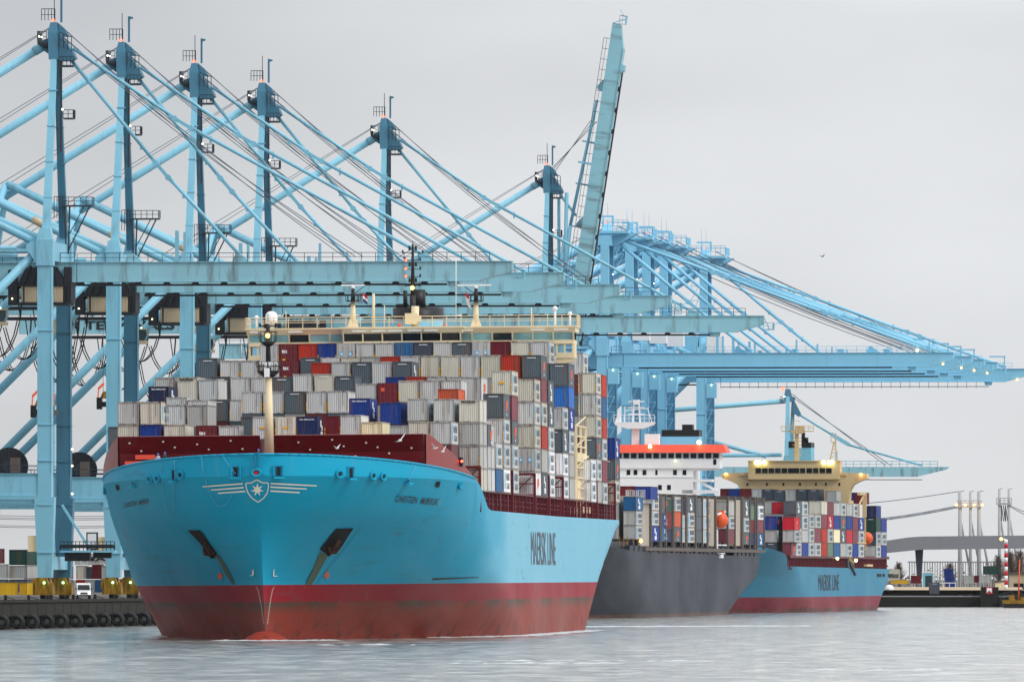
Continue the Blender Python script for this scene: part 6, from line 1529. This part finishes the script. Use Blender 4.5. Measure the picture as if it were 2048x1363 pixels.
for (px, py, a, top, lb, ln) in ((316,906,20.5,'overall_white','crew member in white overalls and blue helmet leaning at the left bow bulwark',0.3),(329.5,903,21.5,'overall_blue','crew member in dark overalls and blue helmet behind the left bow bulwark',0.0),(517,897.5,17,'overall_blue','crew member in blue helmet standing just left of the white foremast',0.0)):
    p = S1.at_a(px, py, a); w = S1.mw @ p; w.z -= 1.78
    person(w, 0, top, lb, lean=ln)
    MB().box(p.x-0.5,p.x+0.5,p.y-0.4,p.y+0.5,17.3,p.z-1.78).build('foredeck_platform', 'deck_red', S1.root)
p = S1.at_a(292, 925, 21.8); MB().box(p.x-1.2,p.x+1.0,p.y,p.y+0.4,p.z+0.4,p.z+0.9).box(p.x-2.4,p.x+1.0,p.y,p.y+0.4,p.z-0.6,p.z+0.2).build('deck_winch', 'orange_red', S1.root)
def gull(px, py, Z, label, span=1.4, bank=0.5, dark=False):
    R = empty('seagull', pt(px, py, Z), label, 'seagull', 0.6, 'gulls flying in front of the ship')
    b = MB(); b.ball((0,0,0),0.13,0,10,0.8); b.tube((0,-0.05,0),(0,-0.32,0.05),0.1,8,0.06); b.tube((0,0.05,0),(0,0.34,0.02),0.11,8,0.03)
    b.build('body', 'white_paint' if not dark else 'dark_steel', R)
    for sg in (-1,1):
        w = MB(); s_ = span/2; z1 = 0.28+0.3*bank*sg
        w.add([(0,-0.1,0.03),(sg*s_*0.45,-0.16,z1*0.8),(sg*s_,0.02,z1*1.5),(sg*s_*0.45,0.10,z1*0.8),(0,0.12,0.03)],[(0,1,3,4),(1,2,3)])
        w.add([(0,-0.1,0.0),(sg*s_*0.45,-0.16,z1*0.8-0.03),(sg*s_,0.02,z1*1.5-0.005),(sg*s_*0.45,0.10,z1*0.8-0.03),(0,0.12,0.0)],[(4,3,1,0),(3,2,1)])
        w.build('wing', 'white_paint' if not dark else 'dark_steel', R)
gull(800, 881, 1420, 'white gull with raised wings in front of the red breakwater', 1.7, 1.2)
gull(870, 896, 1425, 'white gull beside the blue container at the end of the breakwater', 1.1, -0.6)
gull(885, 903, 1425, 'lower of two gulls near the right end of the red breakwater', 1.1, 0.8)
gull(674, 896, 1425, 'gull gliding low in front of the breakwater, right of the white foremast', 1.0, 0.2)
gull(1645, 513, 2300, 'small dark bird flying alone in the open sky at the right', 1.4, 0.4, True)

# ================================================================ far right background
def right():
    Z = 3450.0
    R = empty('viaduct', pt(1837,1150,Z), 'grey box-girder viaduct on a dark pier crossing behind the far quay', 'viaduct')
    o = R.location
    mb = MB(); P = lambda x, y, z=Z: pt(x, y, z)-o
    for (xa, ta, ba), (xb, tb, bb_) in zip(((1700,1092,1116),(1775,1080,1105),(1815,1074,1101),(1842,1072,1098.5),(2048,1070,1096),(2200,1070,1096)), ((1775,1080,1105),(1815,1074,1101),(1842,1072,1098.5),(2048,1070,1096),(2200,1070,1096),(2201,1070,1096))):
        a, b, c, d = P(xa,ba), P(xb,bb_), P(xb,tb), P(xa,ta)
        mb.prism([(a.x,a.z),(b.x,b.z),(c.x,c.z),(d.x,d.z)], -4, 6)
    mb.build('deck_girder', 'viaduct_grey', R)
    for x in (1838, 1700, 2130):
        a, b = P(x-5,1099), P(x+5,1147); MB().taper(b.z-1.5,(a.x+0.2,b.x,-2,3),a.z+0.3,(a.x-0.3,b.x+0.4,-2.5,3.5)).build('pier', 'dark_steel', R)
    # line pylons
    def pylon(cols, top, arm, label, Zp=3700, ins=False):
        R = empty('pylon', pt(cols[0][0],1150,Zp), label, 'pylon', 0, 'pale tubular pylons'); o = R.location; P = lambda x, y: pt(x,y,Zp)-o
        for x, w in cols:
            a, b = P(x,top), P(x,1150); r = w/2/(F/Zp)
            MB().tube((a.x,0,-8),(a.x,0,a.z),r*1.1,10,r*0.8).tube((a.x,0,a.z),(a.x+w/7,0,a.z+0.2),0.15,5).build('column', 'pylon_grey', R)
            q = P(x+2,top+60); e = P(x+22,1150); MB().tube((q.x,2,q.z),(e.x,2,e.z),0.35,6).build('strut', 'pylon_grey', R)
        a, b = P(cols[0][0]-6,arm), P(cols[-1][0]+5,arm); MB().box(a.x,b.x,-0.8,0.8,a.z-0.3,a.z+0.3).rail([(a.x,-0.8,a.z+0.3),(b.x,-0.8,a.z+0.3)],1.4,1.2,0.1).build('crossarm', 'pylon_grey', R)
        if ins:
            m = MB(); q0 = P(2003,1010); 
            for i in range(4): x = P(2003+i*4,0).x; m.tube((x,0,q0.z),(x+0.5*(i%2),0,q0.z-4.5),0.14,5); m.tube((x,0,q0.z),(x+0.6,0,q0.z-4.5),0.12,5)
            m.build('insulators', 'dark_steel', R)
        else:
            l = MB()
            for x in (1912,1930,1948,1964): l.ball(P(x,1009)+V((0,-1.5,0)),0.32)
            l.build('lamps', 'lamp_amber', R)
    pylon(((1920,9),(1941,7),(1958,9)), 982, 1012, 'group of three pale tubular pylons with amber lamps beyond the viaduct')
    pylon(((1999,7),(2018,7)), 977, 1007, 'pair of pale pylons at the right picture edge with hanging insulators', ins=True)
    Zp = 3700; PL = empty('power_line', pt(1918,982,3700), 'thin sagging power lines strung to the pale pylons and behind the crane legs', 'power line'); po = PL.location
    for (x0,y0,x1,y1,sag) in ((1918,982,1640,1012,0.6),(1918,1012,1640,1046,1.0),(1918,1014,1640,1048,1.0),(1918,1010,1640,1044,1.0),(2020,1010,2110,1022,1.5),(2020,1012,2110,1034,1.5)):
        a, b = pt(x0,y0,Zp)-po, pt(x1,y1,Zp)-po; w = MB(); w.path([a.lerp(b,t/8)-V((0,0,sag*math.sin(math.pi*t/8))) for t in range(9)], 0.10, 4); w.build('wire', 'wire', PL)
    for y in (1024,1028,1031,1044,1047): 
        a, b = pt(-200,y,3300)-po, pt(520,y-3,3300)-po; w = MB(); w.path([a.lerp(b,t/8)-V((0,0,1.2*math.sin(math.pi*t/8))) for t in range(9)], 0.07, 4); w.build('wire', 'wire', PL)
    # hedge of bare trees along the horizon as one mass, single trees nearer
    rr = random.Random(5); m = MB()
    for i in range(1900):
        x = rr.uniform(60, 200); y = rr.uniform(3900, 4100); h = rr.uniform(0.5, 8)*(0.5+0.5*math.sin(x*0.13)**2); s = rr.uniform(0.2,0.7); a = rr.uniform(0,3.1)
        m.add([(x-s*math.cos(a),y-s*math.sin(a),2.9+h),(x+s*math.cos(a),y+s*math.sin(a),2.9+h),(x,y,2.9+h+s)],[(0,1,2)])
    o = m.build('distant_trees', 'scrub'); o['kind'] = 'stuff'; o['label'] = 'low line of bare trees and scrub along the horizon'
    def bare_tree(px, ytop, Zt, label, n=340):
        b = pt(px,1158,Zt); b.z = 2.9; H = pt(px,ytop,Zt).z-2.9; R = empty('bare_tree', b, label, 'tree', 0, 'bare winter trees')
        MB().tube((0,0,0),(0.2,0,H*0.45),0.28,7,0.18).tube((0.2,0,H*0.45),(-0.3,0,H*0.85),0.18,6,0.05).build('trunk', 'bark', R)
        m = MB(); r2 = random.Random(int(px))
        for i in range(n):
            t = r2.uniform(0.25,0.9); a = r2.uniform(0,6.28); l = H*r2.uniform(0.12,0.36)*(1.15-t); p = V((0,0,H*t)); q = p+V((math.cos(a)*l,math.sin(a)*l,l*r2.uniform(0.6,1.6))); m.tube(p,q,0.035,3,0.015,caps=False)
            for k in range(4): m.tube(p.lerp(q,0.4+0.15*k),p.lerp(q,0.4+0.15*k)+V((r2.uniform(-1,1),r2.uniform(-1,1),r2.uniform(0.3,1.4)))*l*0.35,0.022,3,0.012,caps=False)
        m.build('crown', 'bark', R)
    for i, (px, yt, lb) in enumerate(((1996,1108,'bare tree left of the red and white lamp post'),(2022,1098,'tall bare tree right of the red and white lamp post'),(2040,1095,'tallest bare tree at the right picture edge'),(1797,1122,'small bare tree just right of the blue ship stern'),(1900,1124,'low bare tree below the viaduct under the pylons'))):
        bare_tree(px, yt, 3250+i*8, lb)
    # row of pillars with blue tops
    R = empty('pillar_row', pt(1850,1150,3600), 'row of pale concrete pillars on the horizon beyond the yard', 'pillars'); o = R.location
    for i in range(34):
        x = 1818+i*5.1
        if 1833 < x < 1846: continue
        a = pt(x,1124,3600)-o; MB().box(a.x,a.x+0.28,0,0.4,-4,a.z).build('pillar', 'pylon_grey' if i % 3 else 'viaduct_grey', R)
    a, b = pt(1815,1122,3600)-o, pt(2000,1124,3600)-o; MB().box(a.x,b.x,-0.2,0.6,b.z,b.z+0.3).build('pipe_beam', 'viaduct_grey', R)
    # yard objects: (x0,x1,y0,y1,colour, label)
    Z = 3060
    for (x0,x1,y0,y1,c,lb,t) in ((1783,1808,1137,1159,'B','long beige container with a dark name beside the blue ship stern','MAERSK'),(1783,1817,1159,1166.5,'Y','low yellow steel frame on the far quay by the blue ship stern',''),(1822,1842,1150,1166,'M','brown box under the viaduct pier on the far quay',''),
        (1928,1948,1150,1166,'G','grey container in the far yard below the pylons',''),(1948,1958,1150,1164,'M','maroon container in the far yard, between two grey ones',''),(1958,1982,1150,1165,'G','long grey container in the far yard right of the maroon one',''),(1976,2008,1131,1148,'K','dark green shed-sized container by the bare trees','')):
        a, b = pt(x0,y1,Z), pt(x1,y0,Z); o = bpy.data.objects.new('shipping_container', None); COL.objects.link(o); o.location = (a.x, Z+1.2+(30 if y0 < 1140 else 0), max(2.95,a.z)); o['label'] = lb; o['category'] = 'container'; o['group'] = 'boxes in the far yard'
        cc = srgb(*PAL[c])
        for k, nm in (('body40','corrugated_body'),('frame40','frame')):
            q = bpy.data.objects.new(nm, cm_data(k)); COL.objects.link(q); q.parent = o; q.rotation_euler = (0,0,-math.pi/2); q.scale = (1, (b.x-a.x)/12.19, b.z-o.location.z); q.color = cc
        if t: m = MB(); w_ = b.x-a.x; put_text(m, t, (w_*0.08,-1.3,0.5), (w_*0.84,0,0), (0,0,0.9), 0.03); m.build('side_lettering', 'marking_dark', o)
    for k, (x0, x1, lb) in enumerate(((1894,1902,'left one of two blue containers tipped on end in the far yard'),(1903,1912,'right one of two blue containers tipped on end in the far yard'))):
        a, b = pt(x0,1160,Z), pt(x1,1136,Z); container(Matrix.Translation(((a.x+b.x)/2,Z,2.95)) @ Matrix.Rotation(-0.12,4,'Y'), b.z-2.95, 'U', '', '20', lb, 'tipped blue containers', (b.x-a.x)/2.44)
    a, b = pt(1859,1185,2972), pt(1879,1164,2972); container(Matrix.Translation(((a.x+b.x)/2,2971,2.95)), b.z-2.95, 'S', 's', '20', 'dark slate container alone on the sandy edge of the far quay', 'boxes in the far yard', (b.x-a.x)/2.44)
    # portable cabin
    a, b = pt(1845,1170,3040), pt(1867,1145,3040); R = empty('portable_cabin', (a.x,3040,2.95), 'small blue and white site cabin on the far quay', 'cabin'); w_ = b.x-a.x; h = b.z-2.95
    MB().box(0,w_,0,3,0,h).build('wall', 'crane_blue', R); MB().box(-0.1,w_+0.1,-0.1,3.1,h,h+0.2).box(-0.1,0.05,-0.12,0,0,h).box(w_-0.05,w_+0.1,-0.12,0,0,h).build('white_trim', 'white_paint', R); MB().box(w_*0.25,w_*0.85,-0.06,0,0.6,h-0.6).build('window', 'glass', R)
    # fence and gate on the sand
    R = empty('gate', pt(1878,1172,3020), 'white tubular gate and low fence on the far quay apron', 'gate'); R.location.z = 2.95; o = R.location
    m = MB(); a = pt(1862,1180,3020)-o; b = pt(1911,1180,3020)-o; m.rail([(a.x,0,0),(b.x,0,0)], 1.3+1.2, 1.6, 0.09); m.build('gate_frame', 'white_paint', R)
    a = pt(1790,1180,3020)-o; b = pt(1862,1180,3020)-o; c = pt(1985,1180,3020)-o; m = MB()
    for (u, v) in ((a,b),(pt(1911,1180,3020)-o,c)):
        MB().box(u.x,v.x,0,0.1,0.2,1.5).build('fence_panel', 'bulk_beige', R)
    pass
    # mooring block with sign, post, shed
    R = empty('dolphin_block', pt(1980,1197,2965), 'dark concrete block at the quay edge carrying a red and white square sign', 'concrete block'); R.location.z = 0; o = R.location
    a, b = pt(1963,1197,2965)-o, pt(1997,1173,2965)-o; MB().box(a.x,b.x,0,6,0,b.z).build('block', 'algae', R)
    c = pt(1978.5,1180,2965)-o; MB().box(c.x-0.75,c.x+0.75,-0.12,0,c.z-0.75,c.z+0.75).build('sign_border', 'flag_red', R); MB().box(c.x-0.55,c.x+0.55,-0.16,-0.12,c.z-0.5,c.z+0.55).build('sign_board', 'marking_white', R); MB().prism([(c.x-0.5,c.z-0.45),(c.x+0.5,c.z-0.45),(c.x,c.z+0.0)],-0.19,-0.16).build('sign_symbol', 'hole', R)
    Zp = 3000; R = empty('lamp_post', pt(2012,1185,Zp), 'red and white banded lamp post with an amber lamp at the right', 'lamp post'); R.location.z = 2.95; o = R.location; c = pt(2012,1078,Zp)-o
    m = MB(); nb = 12
    for i in range(nb): m.tube((0,0,c.z*i/nb),(0,0,c.z*(i+1)/nb),0.4,8,m=i%2)
    m.tube((0,0,c.z),(-0.9,0,c.z+0.2),0.12,6,m=1); m.build('post', ['flag_red','marking_white'], R); MB().ball((-1.1,0,c.z+0.1),0.36).build('lamp', 'lamp_amber', R)
    a = pt(1992,1187,Zp); R = empty('quay_hut', (a.x,Zp+4,2.95), 'small pale hut with a brown roof beside the banded lamp post', 'hut'); MB().box(0,2.4,0,2,0,2.6).build('wall', 'cream', R); MB().prism([(-0.3,2.5),(2.6,3.0),(2.6,3.3),(-0.3,2.8)],-0.2,2.2).build('roof', 'guide_brown', R)
    a = pt(2019,1165,3080); R = empty('low_building', (a.x,3080,2.95), 'low tan building with dark openings at the right edge', 'building'); MB().box(0,16,0,6,0.0,4.6).build('wall', 'cabin_beige', R)
    for i in range(4): MB().box(1.0+i*3.4,3.4+i*3.4,-0.05,0.02,0.9,2.4).build('window', 'glass_dark', R)
    MB().box(-0.3,16.3,-0.4,6.3,4.6,5.0).build('roof', 'guide_brown', R)
    # sloping ramp and small workboat
    R = empty('linkspan_ramp', (pt(2000,1195,2962).x,2962,0), 'sloping weedy concrete ramp going down to the water at the right edge', 'ramp'); MB().prism([(0,0),(14,0),(14,4.8),(0,2.0)],0,5).build('slab', 'concrete_dark', R); MB().rail([(0,0,2.0),(14,0,4.8)],1.0,1.5,0.07).build('rail', 'dark_steel', R)
    Zb = 2900; R = empty('workboat', (pt(2034,1213,Zb).x,Zb,0), 'small yellow and black workboat with a tall orange mast at the lower right', 'boat')
    m = MB(); m.prism([(-3.2,0.9),(-2.9,-0.4),(3.0,-0.4),(3.4,0.9)],-1.5,1.5); m.build('hull', 'black', R); MB().prism([(-3.3,1.7),(-3.1,0.9),(3.4,0.9),(3.6,1.7)],-1.6,1.6).box(-1.8,-0.6,-1,1,1.7,2.9).box(0.8,1.6,-0.8,0.8,1.7,2.4).build('deck', 'yellow', R)
    MB().tube((0.3,0,0.9),(0.6,0,pt(2036,1118,Zb).z),0.2,8,0.12).build('mast', 'orange', R); MB().tube((0.3,0,1),(-1.4,0,2.8),0.09,5).tube((0.3,0,1),(1.9,0,2.5),0.09,5).build('stay', 'orange', R)
    Zq = 2968; R = empty('moored_buoy', (pt(1780,1174,2985).x,2990,2.95), 'white round buoy lying on the far quay by the blue ship stern', 'buoy'); MB().ball((0,0,1.1),1.1).build('float', 'white_paint', R); MB().tube((0,0,2.1),(0,0,2.5),0.15,6).build('eye', 'dark_steel', R)
mat('scrub', srgb(96,84,70), 0.9, vary=0.3); mat('bark', srgb(98,80,68), 0.9, vary=0.2)
right()
# foam where the hull meets the water, and the long wake lines
def foam():
    m = MB(); rr = random.Random(3)
    def line(pts, w, n, jit=0.6):
        for i in range(n):
            t = rr.random()*(len(pts)-1); k = int(t); f = t-k; p = V(pts[k]).lerp(V(pts[min(k+1,len(pts)-1)]), f)
            x, y = p.x+rr.gauss(0,jit), p.y+rr.gauss(0,w*0.5); l = rr.uniform(0.3,1.6)*1.2; d = rr.uniform(0.3,1.2)*w*0.4; h = rr.uniform(0.03,0.13)
            nn = 7; ring = [(x+l*math.cos(6.283*j/nn)*rr.uniform(0.7,1.2), y+d*math.sin(6.283*j/nn)*rr.uniform(0.7,1.2), -0.02) for j in range(nn)]; m.add(ring+[(x,y,h)], [(j,(j+1)%nn,nn) for j in range(nn)], 0, True)
    hullline = []
    for a in range(70, 285, 6): p = S1.mw @ V((S1.half(a,0)+0.6, a, 0)); hullline.append((p.x,p.y,0))
    line(hullline, 2.2, 520, 0.5)
    bowl = [tuple(S1.mw @ V((x, a, 0))) for x, a in ((-4,3),(-2.5,0.5),(0,-0.5),(2.5,0.5),(5,4),(7,10))]
    line(bowl, 2.0, 46, 0.5)
    left = [tuple(S1.mw @ V((-S1.half(a,0)-0.5, a, 0))) for a in (90,100,115,130)]; line(left, 2, 60, 0.4)
    o = m.build('foam', 'foam'); o['kind'] = 'stuff'; o['label'] = 'thin white foam along the moving hull'
    m2 = MB(); m = m2
    def streak(x0, y0, x1, y1, w, n):
        Z0 = CH*F/(y0-HY); Z1 = CH*F/(y1-HY); a = V(((x0-CX)/F*Z0, Z0, 0)); b = V(((x1-CX)/F*Z1, Z1, 0)); line([a, b], w, n, 3.0)
    streak(1185,1252.5,1580,1251,4,170); 
    for q in ((1050,1325,1180,1326,1.4,10),(1090,1320,1400,1321,1.4,16),(1720,1338,1850,1339,1.2,6),(700,1289,840,1288,1.2,8)): streak(*q)
    o = m2.build('wake_streaks', 'foam'); o['kind'] = 'stuff'; o['label'] = 'long pale wake streaks on the water behind and beside the ship'
foam()
print('containers', NCONT[0], 'dup labels', [k for k, v in used.items() if v > 1][:6])
